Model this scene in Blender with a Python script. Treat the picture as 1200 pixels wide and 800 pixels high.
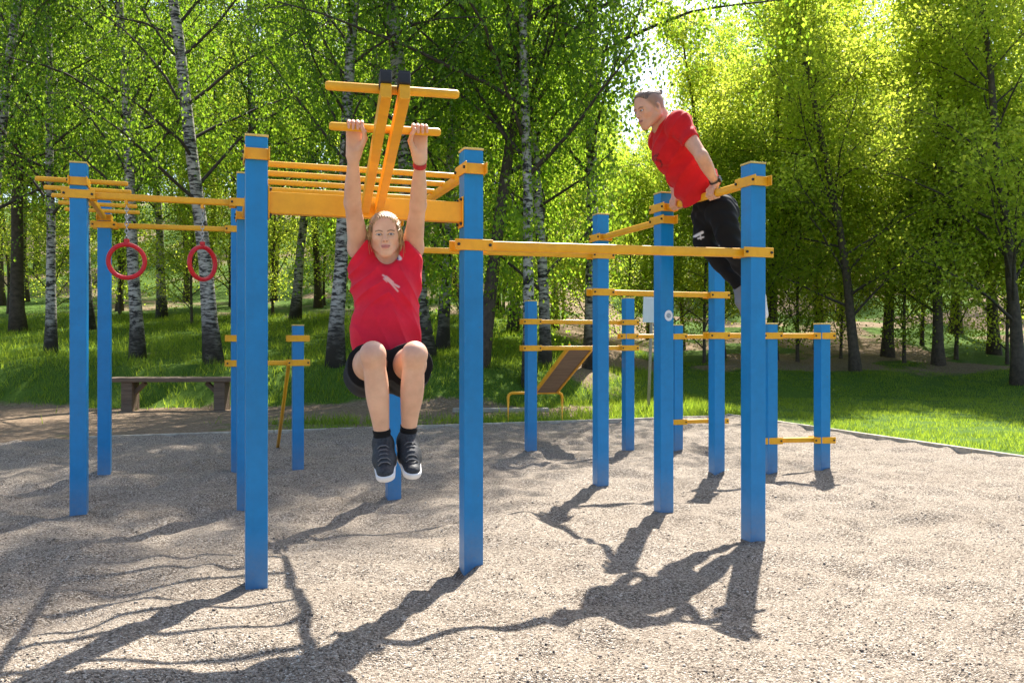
import bpy, bmesh, math, time
import numpy as np
from mathutils import Vector, Matrix
T0 = time.time()
R = math.radians
scene = bpy.context.scene
for o in list(bpy.data.objects): bpy.data.objects.remove(o)
C = scene.collection

# ------------------------------------------------------------------ camera, sky, sun, exposure
CAMZ = 1.255; F = 990.0
cam = bpy.data.cameras.new('camera'); cam.lens = 29.7; cam.sensor_width = 36.0
cam.clip_start = 0.05; cam.clip_end = 2000
co = bpy.data.objects.new('camera', cam); C.objects.link(co)
co.location = (0, 0, CAMZ); co.rotation_euler = (R(90), 0, 0)
scene.camera = co
SUN_EL = R(54.0); SUN_AZ = math.atan2(0.32, 0.947)          # behind the scene, a little to the right
w = bpy.data.worlds.new('World'); scene.world = w; w.use_nodes = True
nt = w.node_tree; bg = nt.nodes['Background']
sky = nt.nodes.new('ShaderNodeTexSky'); sky.sky_type = 'NISHITA'; sky.sun_disc = False
sky.sun_elevation = SUN_EL; sky.sun_rotation = SUN_AZ; sky.air_density = 1.0; sky.dust_density = 2.0; sky.ozone_density = 1.0
nt.links.new(sky.outputs[0], bg.inputs[0]); bg.inputs[1].default_value = 0.105
sun = bpy.data.lights.new('sun', 'SUN'); sun.energy = 5.0; sun.angle = R(0.53); sun.color = (1.0, 0.95, 0.87)
so = bpy.data.objects.new('sun', sun); C.objects.link(so); so.location = (6, 18, 25)
sd = Vector((math.sin(SUN_AZ)*math.cos(SUN_EL), math.cos(SUN_AZ)*math.cos(SUN_EL), math.sin(SUN_EL)))
so.rotation_euler = sd.to_track_quat('Z', 'Y').to_euler()
scene.view_settings.view_transform = 'Standard'; scene.view_settings.look = 'None'
scene.view_settings.exposure = 1.5; scene.view_settings.gamma = 1.0
scene.render.engine = 'CYCLES'
scene.cycles.max_bounces = 8; scene.cycles.transmission_bounces = 6; scene.cycles.diffuse_bounces = 3

# ------------------------------------------------------------------ helpers
def at(x, y, d): return np.array([(x-600)/F*d, d, CAMZ+(400-y)/F*d])
def nrm(v): v = np.asarray(v, float); return v/np.linalg.norm(v)
UANG = R(19.2); U = np.array([math.cos(UANG), math.sin(UANG), 0]); V = np.array([-math.sin(UANG), math.cos(UANG), 0]); Z = np.array([0, 0, 1.0])

def hash2(ix, iy, seed):
    h = (ix.astype(np.int64)*374761393 + iy.astype(np.int64)*668265263 + seed*974711) & 0xffffffff
    h = ((h ^ (h >> 13))*1274126177) & 0xffffffff
    return ((h ^ (h >> 16)) & 0xffff)/65535.0
def vnoise(x, y, seed=0):
    x = np.asarray(x, float); y = np.asarray(y, float)
    ix = np.floor(x); iy = np.floor(y); fx = x-ix; fy = y-iy
    fx = fx*fx*fx*(fx*(fx*6-15)+10); fy = fy*fy*fy*(fy*(fy*6-15)+10)
    a = hash2(ix, iy, seed); b = hash2(ix+1, iy, seed); c = hash2(ix, iy+1, seed); d = hash2(ix+1, iy+1, seed)
    return (a*(1-fx)+b*fx)*(1-fy)+(c*(1-fx)+d*fx)*fy
def fbm(x, y, seed=0, o=3):
    s = 0; a = 1; t = 0
    for i in range(o):
        s = s+a*vnoise(x*2**i+i*17.3, y*2**i-i*9.1, seed+i); t += a; a *= .5
    return s/t
def sstep(a, b, x):
    t = np.clip((x-a)/(b-a), 0, 1); return t*t*(3-2*t)

def np_mesh(name, verts, quads=None, tris=None, smooth=True, attrs=None):
    me = bpy.data.meshes.new(name); verts = np.asarray(verts, np.float32)
    me.vertices.add(len(verts)); me.vertices.foreach_set('co', verts.ravel())
    nq = 0 if quads is None else len(quads); ntri = 0 if tris is None else len(tris)
    parts = []; starts = []; pos = 0
    if nq: parts.append(np.asarray(quads, np.int32).ravel()); starts.append(np.arange(nq)*4); pos = nq*4
    if ntri: parts.append(np.asarray(tris, np.int32).ravel()); starts.append(pos+np.arange(ntri)*3)
    li = np.concatenate(parts).astype(np.int32); st = np.concatenate(starts).astype(np.int32)
    me.loops.add(len(li)); me.loops.foreach_set('vertex_index', li)
    me.polygons.add(nq+ntri); me.polygons.foreach_set('loop_start', st)
    me.update(calc_edges=True)
    me.polygons.foreach_set('use_smooth', np.full(nq+ntri, smooth, bool))
    for k, a in (attrs or {}).items():
        a = np.asarray(a, np.float32)
        if a.ndim == 1:
            at_ = me.attributes.new(k, 'FLOAT', 'POINT'); at_.data.foreach_set('value', a)
        else:
            at_ = me.attributes.new(k, 'FLOAT_COLOR', 'POINT')
            if a.shape[1] == 3: a = np.concatenate([a, np.ones((len(a), 1), np.float32)], 1)
            at_.data.foreach_set('color', a.ravel())
    return me
def obj(name, me, mat=None, parent=None, loc=None):
    o = bpy.data.objects.new(name, me); C.objects.link(o)
    if mat is not None and not me.materials: me.materials.append(mat)
    if parent is not None: o.parent = parent
    if loc is not None: o.location = loc
    return o
def thing(name, label, cat, loc=(0, 0, 0), group=None):
    o = bpy.data.objects.new(name, None); C.objects.link(o); o.location = loc; o.empty_display_size = .2
    return tag(o, label, cat, group)
def tag(o, label, cat, group=None, kind=None):
    o['label'] = label; o['category'] = cat
    if group: o['group'] = group
    if kind: o['kind'] = kind
    return o
def bm_mesh(name, bm, smooth=False):
    me = bpy.data.meshes.new(name); bm.to_mesh(me); bm.free()
    if smooth:
        for p in me.polygons: p.use_smooth = True
    return me
def box_bm(size, bev=.004, seg=2, center=(0, 0, 0), bm=None, mat=None):
    own = bmesh.new()
    bmesh.ops.create_cube(own, size=1)
    for v in own.verts: v.co = Vector((v.co.x*size[0], v.co.y*size[1], v.co.z*size[2]))
    if bev: bmesh.ops.bevel(own, geom=list(own.edges), offset=bev, segments=seg, affect='EDGES', profile=.6)
    M = Matrix.Translation(center) if mat is None else mat
    bmesh.ops.transform(own, matrix=M, verts=own.verts)
    if bm is None: return own
    tmp = bpy.data.meshes.new('tmp'); own.to_mesh(tmp); own.free(); bm.from_mesh(tmp); bpy.data.meshes.remove(tmp)
    return bm
def frame_mat(x, y, z, loc):
    return Matrix(((x[0], y[0], z[0], loc[0]), (x[1], y[1], z[1], loc[1]), (x[2], y[2], z[2], loc[2]), (0, 0, 0, 1)))
def tube_np(pts, rad, k=8, caps=True):
    pts = np.asarray(pts, float); n = len(pts); rad = np.broadcast_to(np.asarray(rad, float), (n,))
    tang = np.gradient(pts, axis=0); tang /= np.linalg.norm(tang, axis=1)[:, None]+1e-9
    ref = np.array([0, 0, 1.0]) if abs(tang[:, 2]).mean() < .75 else np.array([1.0, 0.1, 0])
    s = np.cross(tang, ref); s /= np.linalg.norm(s, axis=1)[:, None]+1e-9
    t = np.cross(s, tang)
    a = np.arange(k)*2*np.pi/k
    vs = pts[:, None, :]+rad[:, None, None]*(np.cos(a)[None, :, None]*s[:, None, :]+np.sin(a)[None, :, None]*t[:, None, :])
    vs = vs.reshape(-1, 3)
    i = np.arange(n-1)[:, None]*k; j = np.arange(k)[None, :]; j2 = (j+1) % k
    q = np.stack([i+j, i+k+j, i+k+j2, i+j2], -1).reshape(-1, 4)
    tr = []
    if caps:
        c0 = len(vs); vs = np.concatenate([vs, pts[:1], pts[-1:]])
        for jj in range(k):
            tr.append([c0, jj, (jj+1) % k]); tr.append([c0+1, (n-1)*k+(jj+1) % k, (n-1)*k+jj])
    return vs, q, np.array(tr, int).reshape(-1, 3)
def join_tubes(lst):
    V_, Q_, T_ = [], [], []; o = 0
    for v, q, t in lst:
        V_.append(v); Q_.append(q+o); T_.append(t+o); o += len(v)
    return np.concatenate(V_), np.concatenate(Q_), np.concatenate(T_)

# ------------------------------------------------------------------ materials
def newmat(name):
    m = bpy.data.materials.new(name); m.use_nodes = True
    return m, m.node_tree, m.node_tree.nodes['Principled BSDF']
def N(nt, t, **kw):
    n = nt.nodes.new(t)
    for k, v in kw.items(): setattr(n, k, v)
    return n
def ramp(nt, src, stops):
    r = N(nt, 'ShaderNodeValToRGB'); nt.links.new(src, r.inputs[0])
    while len(r.color_ramp.elements) < len(stops): r.color_ramp.elements.new(.5)
    for e, (p, c) in zip(r.color_ramp.elements, stops): e.position = p; e.color = (*c, 1)
    return r
def noise_tex(nt, scale, detail=4, rough=.55, vec=None):
    n = N(nt, 'ShaderNodeTexNoise'); n.inputs['Scale'].default_value = scale; n.inputs['Detail'].default_value = detail; n.inputs['Roughness'].default_value = rough
    if vec is not None: nt.links.new(vec, n.inputs['Vector'])
    return n
def bump(nt, b, src, strength=.3, dist=.01, prev=None):
    n = N(nt, 'ShaderNodeBump'); n.inputs['Strength'].default_value = strength; n.inputs['Distance'].default_value = dist
    nt.links.new(src, n.inputs['Height'])
    if prev: nt.links.new(prev.outputs[0], n.inputs['Normal'])
    nt.links.new(n.outputs[0], b.inputs['Normal']); return n

def paint(name, col, dark, rough=.36, scale=9, grime=False):
    m, nt, b = newmat(name)
    tc = N(nt, 'ShaderNodeTexCoord'); oi = N(nt, 'ShaderNodeObjectInfo')
    n = noise_tex(nt, scale, 6, .65, tc.outputs['Object'])
    r = ramp(nt, n.outputs[0], [(.25, dark), (.62, col)])
    n2 = noise_tex(nt, 70, 3, .6, tc.outputs['Object'])
    r2 = ramp(nt, n2.outputs[0], [(.70, (0, 0, 0)), (.78, (1, 1, 1))])
    mx = N(nt, 'ShaderNodeMixRGB'); mx.inputs[2].default_value = (*[min(1, c*1.25+.05) for c in col], 1)
    mul = N(nt, 'ShaderNodeMath', operation='MULTIPLY'); mul.inputs[1].default_value = .45
    nt.links.new(r2.outputs[0], mul.inputs[0]); nt.links.new(mul.outputs[0], mx.inputs[0]); nt.links.new(r.outputs[0], mx.inputs[1])
    nt.links.new(mx.outputs[0], b.inputs['Base Color'])
    rr = N(nt, 'ShaderNodeMapRange'); rr.inputs[3].default_value = rough-.08; rr.inputs[4].default_value = rough+.14
    nt.links.new(n.outputs[0], rr.inputs[0]); nt.links.new(rr.outputs[0], b.inputs['Roughness']); b.inputs['Specular IOR Level'].default_value = .42
    bump(nt, b, n2.outputs[0], .06, .002)
    if grime:
        sep = N(nt, 'ShaderNodeSeparateXYZ'); nt.links.new(tc.outputs['Object'], sep.inputs[0])
        mp = N(nt, 'ShaderNodeMapping'); mp.inputs['Scale'].default_value = (30, 30, 2.5); nt.links.new(tc.outputs['Object'], mp.inputs[0])
        n4 = noise_tex(nt, 1.0, 5, .7, mp.outputs[0]); n5 = noise_tex(nt, 38, 5, .75, tc.outputs['Object']); ad4 = N(nt, 'ShaderNodeVectorMath', operation='ADD'); nt.links.new(tc.outputs['Object'], ad4.inputs[0]); nt.links.new(oi.outputs['Location'], ad4.inputs[1]); nt.links.new(ad4.outputs[0], n5.inputs['Vector']); nt.links.new(ad4.outputs[0], mp.inputs[0])
        chips = ramp(nt, n5.outputs[0], [(.665, (0, 0, 0)), (.70, (.75,)*3)])
        fade = ramp(nt, n4.outputs[0], [(.45, (0, 0, 0)), (.75, (.30,)*3)])
        splash = N(nt, 'ShaderNodeMapRange'); splash.inputs[1].default_value = 0; splash.inputs[2].default_value = .30; splash.inputs[3].default_value = .62; splash.inputs[4].default_value = .0; nt.links.new(sep.outputs[2], splash.inputs[0])
        sm = N(nt, 'ShaderNodeMath', operation='MULTIPLY'); nt.links.new(splash.outputs[0], sm.inputs[0]); nt.links.new(n5.outputs[0], sm.inputs[1])
        prev = mx
        for fac, colr in ((fade, (.02, .17, .36)), (sm, (.30, .26, .21)), (chips, (.10, .13, .17))):
            q = N(nt, 'ShaderNodeMixRGB'); q.inputs[2].default_value = (*colr, 1); nt.links.new(fac.outputs[0], q.inputs[0]); nt.links.new(prev.outputs[0], q.inputs[1]); prev = q
        nt.links.new(prev.outputs[0], b.inputs['Base Color'])
    return m
M = {}
M['blue'] = paint('blue_paint', (.003, .225, .53), (.002, .18, .43), .30, 9, True)
M['yellow'] = paint('yellow_paint', (.88, .43, .012), (.72, .32, .008), .38)
M['cap'] = paint('cap_plastic', (.75, .55, .16), (.6, .42, .10), .5)
M['red'] = paint('red_ring_plastic', (.62, .012, .02), (.5, .008, .014), .35)
def plain(name, col, rough=.6, metal=0, nscale=30, var=.25, bmp=.15):
    m, nt, b = newmat(name)
    tc = N(nt, 'ShaderNodeTexCoord'); n = noise_tex(nt, nscale, 5, .6, tc.outputs['Object'])
    r = ramp(nt, n.outputs[0], [(.3, tuple(c*(1-var) for c in col)), (.7, tuple(min(1, c*(1+var)) for c in col))])
    nt.links.new(r.outputs[0], b.inputs['Base Color']); b.inputs['Roughness'].default_value = rough; b.inputs['Metallic'].default_value = metal
    if bmp: bump(nt, b, n.outputs[0], bmp, .004)
    return m
M['bolt'] = plain('black_bolt', (.015, .015, .017), .45)
M['rubber'] = plain('black_rubber', (.018, .018, .019), .7)
M['steel'] = plain('galvanised_chain', (.45, .45, .44), .4, .9)
M['white'] = plain('white_panel', (.72, .73, .74), .5, 0, 6, .06, 0)
M['sticker'] = plain('sticker', (.75, .76, .78), .4, 0, 90, .15, 0)
M['pole'] = plain('sign_pole', (.36, .30, .22), .6, .1)
M['kerb'] = plain('kerb_timber', (.42, .37, .29), .85, 0, 14, .3, .4)
def wood(name, c1, c2):
    m, nt, b = newmat(name)
    tc = N(nt, 'ShaderNodeTexCoord'); mp = N(nt, 'ShaderNodeMapping'); mp.inputs['Scale'].default_value = (1.2, 14, 14)
    nt.links.new(tc.outputs['Object'], mp.inputs[0]); n = noise_tex(nt, 3, 7, .65, mp.outputs[0])
    r = ramp(nt, n.outputs[0], [(.28, c1), (.7, c2)]); nt.links.new(r.outputs[0], b.inputs['Base Color'])
    b.inputs['Roughness'].default_value = .8; bump(nt, b, n.outputs[0], .5, .006); return m
M['bench'] = wood('bench_wood', (.075, .048, .03), (.20, .135, .085))
M['board'] = wood('board_plywood', (.16, .105, .07), (.30, .21, .145))
M['log'] = wood('pale_log', (.22, .18, .13), (.45, .40, .32))

def leaf_mat(name, c1, c2, t1, t2, tw=.5):
    m, nt, b = newmat(name)
    a = N(nt, 'ShaderNodeAttribute'); a.attribute_name = 'rnd'; oi = N(nt, 'ShaderNodeObjectInfo')
    ad = N(nt, 'ShaderNodeMath', operation='MULTIPLY_ADD'); ad.inputs[1].default_value = .55; nt.links.new(oi.outputs['Random'], ad.inputs[0])
    ad.inputs[1].default_value = .35
    sc = N(nt, 'ShaderNodeMath', operation='MULTIPLY'); sc.inputs[1].default_value = .65; nt.links.new(a.outputs['Fac'], sc.inputs[0]); nt.links.new(sc.outputs[0], ad.inputs[2])
    r = ramp(nt, ad.outputs[0], [(0, c1), (1, c2)]); nt.links.new(r.outputs[0], b.inputs['Base Color'])
    b.inputs['Roughness'].default_value = .45; b.inputs['Specular IOR Level'].default_value = .3
    r2 = ramp(nt, ad.outputs[0], [(0, t1), (1, t2)])
    tr = N(nt, 'ShaderNodeBsdfTranslucent'); nt.links.new(r2.outputs[0], tr.inputs[0])
    mx = N(nt, 'ShaderNodeMixShader'); mx.inputs[0].default_value = tw
    nt.links.new(b.outputs[0], mx.inputs[1]); nt.links.new(tr.outputs[0], mx.inputs[2])
    nt.links.new(mx.outputs[0], nt.nodes['Material Output'].inputs[0])
    return m
M['leaf_birch'] = leaf_mat('birch_leaves', (.030, .070, .010), (.095, .17, .022), (.10, .26, .01), (.56, .78, .05), .56)
M['leaf_maple'] = leaf_mat('maple_leaves', (.055, .10, .010), (.15, .19, .020), (.34, .56, .02), (.92, .96, .12), .64)
M['leaf_dark'] = leaf_mat('wood_leaves', (.030, .065, .010), (.10, .15, .020), (.14, .30, .01), (.66, .80, .06), .58)
M['leaf_low'] = leaf_mat('bright_birch_leaves', (.045, .095, .012), (.11, .18, .022), (.22, .48, .02), (.74, .92, .07), .6)
M['grass'] = leaf_mat('grass_blades', (.040, .085, .010), (.12, .18, .018), (.20, .36, .02), (.60, .74, .06), .48)

def bark_birch():
    m, nt, b = newmat('birch_bark')
    tc = N(nt, 'ShaderNodeTexCoord'); mp = N(nt, 'ShaderNodeMapping'); mp.inputs['Scale'].default_value = (2.2, 2.2, 9)
    nt.links.new(tc.outputs['Object'], mp.inputs[0])
    n = noise_tex(nt, 2.2, 5, .7, mp.outputs[0]); r = ramp(nt, n.outputs[0], [(.44, (.025, .022, .02)), (.53, (.42, .39, .34)), (.75, (.62, .59, .53))])
    n2 = noise_tex(nt, .9, 4, .6, tc.outputs['Object']); sep = N(nt, 'ShaderNodeSeparateXYZ'); nt.links.new(tc.outputs['Object'], sep.inputs[0])
    mr = N(nt, 'ShaderNodeMapRange'); mr.inputs[1].default_value = .2; mr.inputs[2].default_value = 1.5; mr.inputs[3].default_value = .32; mr.inputs[4].default_value = -.12
    nt.links.new(sep.outputs[2], mr.inputs[0]); ad = N(nt, 'ShaderNodeMath', operation='ADD'); nt.links.new(mr.outputs[0], ad.inputs[0]); nt.links.new(n2.outputs[0], ad.inputs[1])
    r2 = ramp(nt, ad.outputs[0], [(.42, (0, 0, 0)), (.78, (1, 1, 1))])
    mx = N(nt, 'ShaderNodeMixRGB'); mx.inputs[2].default_value = (.035, .028, .022, 1)
    nt.links.new(r2.outputs[0], mx.inputs[0]); nt.links.new(r.outputs[0], mx.inputs[1]); nt.links.new(mx.outputs[0], b.inputs['Base Color'])
    b.inputs['Roughness'].default_value = .85; bump(nt, b, n.outputs[0], .5, .02); return m
M['birch'] = bark_birch()
M['bark'] = plain('brown_bark', (.075, .055, .04), .9, 0, 12, .45, .8)
M['limb'] = plain('dark_limbs', (.06, .045, .035), .9, 0, 12, .4, .5)

def gravel_mat():
    m, nt, b = newmat('gravel')
    tc = N(nt, 'ShaderNodeTexCoord')
    vo = N(nt, 'ShaderNodeTexVoronoi'); vo.inputs['Scale'].default_value = 135; nt.links.new(tc.outputs['Object'], vo.inputs['Vector'])
    sp = N(nt, 'ShaderNodeSeparateColor'); nt.links.new(vo.outputs['Color'], sp.inputs[0])
    r = ramp(nt, sp.outputs[0], [(0, (.06, .046, .034)), (.18, (.19, .153, .116)), (.5, (.335, .278, .218)), (.82, (.46, .395, .318)), (1, (.66, .59, .50))])
    n = noise_tex(nt, 1.1, 6, .6, tc.outputs['Object']); r2 = ramp(nt, n.outputs[0], [(.3, (.80, .78, .76)), (.7, (1.0, 1.0, 1.0))])
    mx = N(nt, 'ShaderNodeMixRGB', blend_type='MULTIPLY'); mx.inputs[0].default_value = 1
    nt.links.new(r.outputs[0], mx.inputs[1]); nt.links.new(r2.outputs[0], mx.inputs[2])
    # gaps between the pebbles are coloured darker
    de = N(nt, 'ShaderNodeTexVoronoi', feature='DISTANCE_TO_EDGE'); de.inputs['Scale'].default_value = 135; nt.links.new(tc.outputs['Object'], de.inputs['Vector'])
    rg = ramp(nt, de.outputs[0], [(.0, (.50, .46, .42)), (.14, (1, 1, 1))])
    mx2 = N(nt, 'ShaderNodeMixRGB', blend_type='MULTIPLY'); mx2.inputs[0].default_value = 1
    nt.links.new(mx.outputs[0], mx2.inputs[1]); nt.links.new(rg.outputs[0], mx2.inputs[2])
    nt.links.new(mx2.outputs[0], b.inputs['Base Color']); b.inputs['Roughness'].default_value = .9; b.inputs['Specular IOR Level'].default_value = .25
    inv = N(nt, 'ShaderNodeMath', operation='SUBTRACT'); inv.inputs[0].default_value = 1; nt.links.new(vo.outputs['Distance'], inv.inputs[1])
    p = bump(nt, b, inv.outputs[0], 1.0, .008)
    n3 = noise_tex(nt, 22, 4, .6, tc.outputs['Object']); bump(nt, b, n3.outputs[0], .5, .02, p)
    return m
M['gravel'] = gravel_mat()
def ground_mat():
    m, nt, b = newmat('ground_soil_grass')
    tc = N(nt, 'ShaderNodeTexCoord'); a = N(nt, 'ShaderNodeAttribute'); a.attribute_name = 'grass'
    n = noise_tex(nt, 2.5, 8, .7, tc.outputs['Object']); n2 = noise_tex(nt, 25, 5, .7, tc.outputs['Object'])
    soil = ramp(nt, n2.outputs[0], [(.3, (.10, .066, .040)), (.5, (.21, .148, .095)), (.72, (.36, .27, .185))])
    gr = ramp(nt, n2.outputs[0], [(.3, (.035, .075, .010)), (.7, (.10, .17, .02))])
    ad = N(nt, 'ShaderNodeMath', operation='ADD'); nt.links.new(a.outputs['Fac'], ad.inputs[0])
    s = N(nt, 'ShaderNodeMath', operation='MULTIPLY_ADD'); s.inputs[1].default_value = .9; s.inputs[2].default_value = -.45; nt.links.new(n.outputs[0], s.inputs[0]); nt.links.new(s.outputs[0], ad.inputs[1])
    f = ramp(nt, ad.outputs[0], [(.38, (0, 0, 0)), (.6, (1, 1, 1))])
    mx = N(nt, 'ShaderNodeMixRGB'); nt.links.new(f.outputs[0], mx.inputs[0]); nt.links.new(soil.outputs[0], mx.inputs[1]); nt.links.new(gr.outputs[0], mx.inputs[2])
    nt.links.new(mx.outputs[0], b.inputs['Base Color']); b.inputs['Roughness'].default_value = .95; b.inputs['Specular IOR Level'].default_value = .1
    bump(nt, b, n2.outputs[0], .7, .03); return m
M['ground'] = ground_mat()

# ------------------------------------------------------------------ terrain, gravel, kerb
CORNER = np.array([3.60, 14.10])                         # far right corner of the gravel court
def uv_of(x, y): return (x-CORNER[0])*U[0]+(y-CORNER[1])*U[1], (x-CORNER[0])*V[0]+(y-CORNER[1])*V[1]
def terrain(x, y):
    x = np.asarray(x, float); y = np.asarray(y, float)
    side = sstep(-1.5, 5.0, x)
    d0 = 16.3*(1-side)+19.0*side; s = y-d0
    bank = (.62*(1-side)+.10*side)*sstep(0, 1.7, s)
    z = bank+.105*np.clip(s, 0, 45)+.06*np.clip(s-2, 0, 60)*.2
    z = z+.20*np.clip(y-40, 0, 50)
    z = z+(.16*(fbm(x*.45, y*.45, 5)-.5)*sstep(1, 4, s+2)+.05*(fbm(x*1.3, y*1.3, 8)-.5))
    uu, vv = uv_of(x, y)
    ing = np.minimum(sstep(.25, -.15, uu), sstep(.25, -.15, vv))
    return z-.02-.22*ing
def grass_amount(x, y):
    uu, vv = uv_of(x, y)
    n = fbm(x*.55, y*.55, 21, 4)
    right = sstep(-1.0, 3.5, x)
    g = .24+.72*right+1.15*(n-.5)
    g = g+.75*sstep(15.9, 17.0, y)*(1-right)*(1-.5*sstep(24, 34, y))         # the bank above the bench is grassy
    g = g-.55*np.exp(-((y-14.4-.30*(x+6))/1.5)**2)*(1-right)                # trodden dirt in front of and under the bench
    g = g-.75*right*sstep(21, 23, y)*sstep(.36, .62, fbm(x*.4, y*.4, 33, 3)) # leaf litter below the right-hand wood
    g = g-.8*np.exp(-((x-1.6-(y-18)*.12)/.9)**2)*sstep(17.5, 20, y)          # little path into the wood
    return np.clip(g, 0, 1)
xs = np.concatenate([np.arange(-70, -17, 1.6), np.arange(-17, 16, .11), np.arange(16, 70, 1.6)])
ys = np.concatenate([np.arange(-25, 6, 1.6), np.arange(6, 30, .11), np.arange(30, 60, .8), np.arange(60, 200, 6)])
gx, gy = np.meshgrid(xs, ys); gz = terrain(gx, gy)
def grid_faces(ny, nx):
    i = np.arange(ny-1)[:, None]*nx; j = np.arange(nx-1)[None, :]
    return np.stack([i+j, i+j+1, i+nx+j+1, i+nx+j], -1).reshape(-1, 4)
gm = np_mesh('ground', np.stack([gx, gy, gz], -1).reshape(-1, 3), grid_faces(len(ys), len(xs)), attrs={'grass': grass_amount(gx, gy).ravel()})
obj('ground', gm, M['ground'])['kind'] = 'structure'

def gravel_z(x, y):
    return .085*(fbm(x*2.4, y*2.4, 3, 2)-.5)+.052*(vnoise(x*6.0+2*vnoise(x*2, y*2, 7), y*6.0, 11)-.5)+.05*(vnoise(x*.7, y*.7, 4)-.5)
ua = np.concatenate([np.arange(-18, -9.5, .12), np.arange(-9.5, 0.001, .042)]); va = np.concatenate([np.arange(-17, -12.6, .12), np.arange(-12.6, .001, .042)])
gu, gv = np.meshgrid(ua, va); gx2 = CORNER[0]+gu*U[0]+gv*V[0]; gy2 = CORNER[1]+gu*U[1]+gv*V[1]
obj('gravel', np_mesh('gravel', np.stack([gx2, gy2, gravel_z(gx2, gy2)], -1).reshape(-1, 3), grid_faces(len(va), len(ua))), M['gravel'])['kind'] = 'structure'
kroot = bpy.data.objects.new('kerb', None); C.objects.link(kroot); kroot['kind'] = 'structure'; kroot.location = (CORNER[0], CORNER[1], 0)
for i in range(7):
    a = -17+i*2.44; p = CORNER-0; c = np.array([CORNER[0], CORNER[1], 0])+U*.035+V*(a+1.2)
    obj('kerb_board', bm_mesh('kerb_board', box_bm((.06, 2.43, .20), .006)), M['kerb'], kroot, Vector(c-np.array([*CORNER, 0]))+Vector((0, 0, -.055))).rotation_euler.z = UANG
for i in range(4):
    c = U*(-1.2-i*2.44)+V*.035
    obj('kerb_board', bm_mesh('kerb_board', box_bm((2.43, .06, .19), .006)), M['kerb'], kroot, Vector(c)+Vector((0, 0, -.07))).rotation_euler.z = UANG

# coarser pebbles lying loose on the fine gravel
def pebbles():
    r = np.random.default_rng(77); n = 9000; y = 2.6+7.0*r.random(n)**1.7; x = r.uniform(-.64, .64, n)*y
    uu, vv = uv_of(x, y); k = (uu < -.15) & (vv < -.15); x = x[k]; y = y[k]; n = len(x)
    o8 = np.array([(1, 0, 0), (0, 1, 0), (-1, 0, 0), (0, -1, 0), (0, 0, 1), (0, 0, -1)], float); tf = np.array([(0, 1, 4), (1, 2, 4), (2, 3, 4), (3, 0, 4), (1, 0, 5), (2, 1, 5), (3, 2, 5), (0, 3, 5)])
    sz = r.uniform(.0035, .0065, n)*(1+.6*(r.random(n) < .05)); sc = sz[:, None]*np.stack([r.uniform(.8, 1.5, n), r.uniform(.7, 1.2, n), r.uniform(.5, .85, n)], 1)
    a = r.uniform(0, 6.28, n); v = o8[None]*sc[:, None, :]*(1+r.normal(0, .18, (n, 6, 1))); ca, sa = np.cos(a)[:, None], np.sin(a)[:, None]
    v = np.stack([v[..., 0]*ca-v[..., 1]*sa, v[..., 0]*sa+v[..., 1]*ca, v[..., 2]], -1)+np.stack([x, y, gravel_z(x, y)+sz*.35], 1)[:, None, :]
    t = (tf[None]+np.arange(n)[:, None, None]*6).reshape(-1, 3)
    m, nt, b = newmat('pebbles'); at_ = N(nt, 'ShaderNodeAttribute'); at_.attribute_name = 'rnd'
    rp = ramp(nt, at_.outputs['Fac'], [(0, (.09, .07, .055)), (.4, (.26, .21, .165)), (.8, (.42, .36, .29)), (1, (.62, .56, .48))]); nt.links.new(rp.outputs[0], b.inputs['Base Color']); b.inputs['Roughness'].default_value = .8
    return tag(obj('loose_pebbles', np_mesh('loose_pebbles', v.reshape(-1, 3), tris=t, attrs={'rnd': np.repeat(r.random(n), 6)}), m), 'loose beige pebbles scattered over the gravel court', 'pebbles', kind='stuff')
pebbles()

# grass: short lawn right, longer tufts on the bank
def make_grass(name, n, region, hmin, hmax, wid, seed, thr, label):
    r = np.random.default_rng(seed); x0, x1, y0, y1 = region
    # denser towards the camera
    x = r.uniform(x0, x1, n); y = y0+(y1-y0)*r.random(n)**1.35
    uu, vv = uv_of(x, y); g = grass_amount(x, y)
    keep = ((uu > .10) | (vv > .10)) & (g+r.normal(0, .12, n) > thr)
    cl = fbm(x*2.2, y*2.2, seed+5, 2); keep &= cl+r.normal(0, .1, n) > .36
    x = x[keep]; y = y[keep]; cl = cl[keep]; m = len(x); z = terrain(x, y)-.01
    h = r.uniform(hmin, hmax, m)*(.55+.9*cl); a = r.uniform(0, 2*np.pi, m); lean = r.uniform(.1, .75, m)*h; b = r.uniform(0, 2*np.pi, m)
    wd = wid*r.uniform(.7, 1.3, m)
    p = np.stack([x, y, z], 1); s = np.stack([np.cos(a), np.sin(a), 0*a], 1)*wd[:, None]*.5
    tip = p+np.stack([np.cos(b)*lean, np.sin(b)*lean, h], 1)
    v = np.stack([p-s, p+s, tip], 1).reshape(-1, 3)
    me = np_mesh(name, v, tris=np.arange(3*m).reshape(-1, 3), smooth=False, attrs={'rnd': np.repeat(r.random(m), 3)})
    return tag(obj(name, me, M['grass']), label, 'grass', kind='stuff')
make_grass('lawn_grass', 210000, (-3.5, 14.5, 7.6, 24), .03, .075, .012, 1, .45, 'short sunlit lawn grass beyond the edge of the gravel')
make_grass('bank_grass', 120000, (-17, 4, 13, 30), .06, .20, .016, 2, .42, 'long tufted grass on the bank behind the bench')

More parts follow.
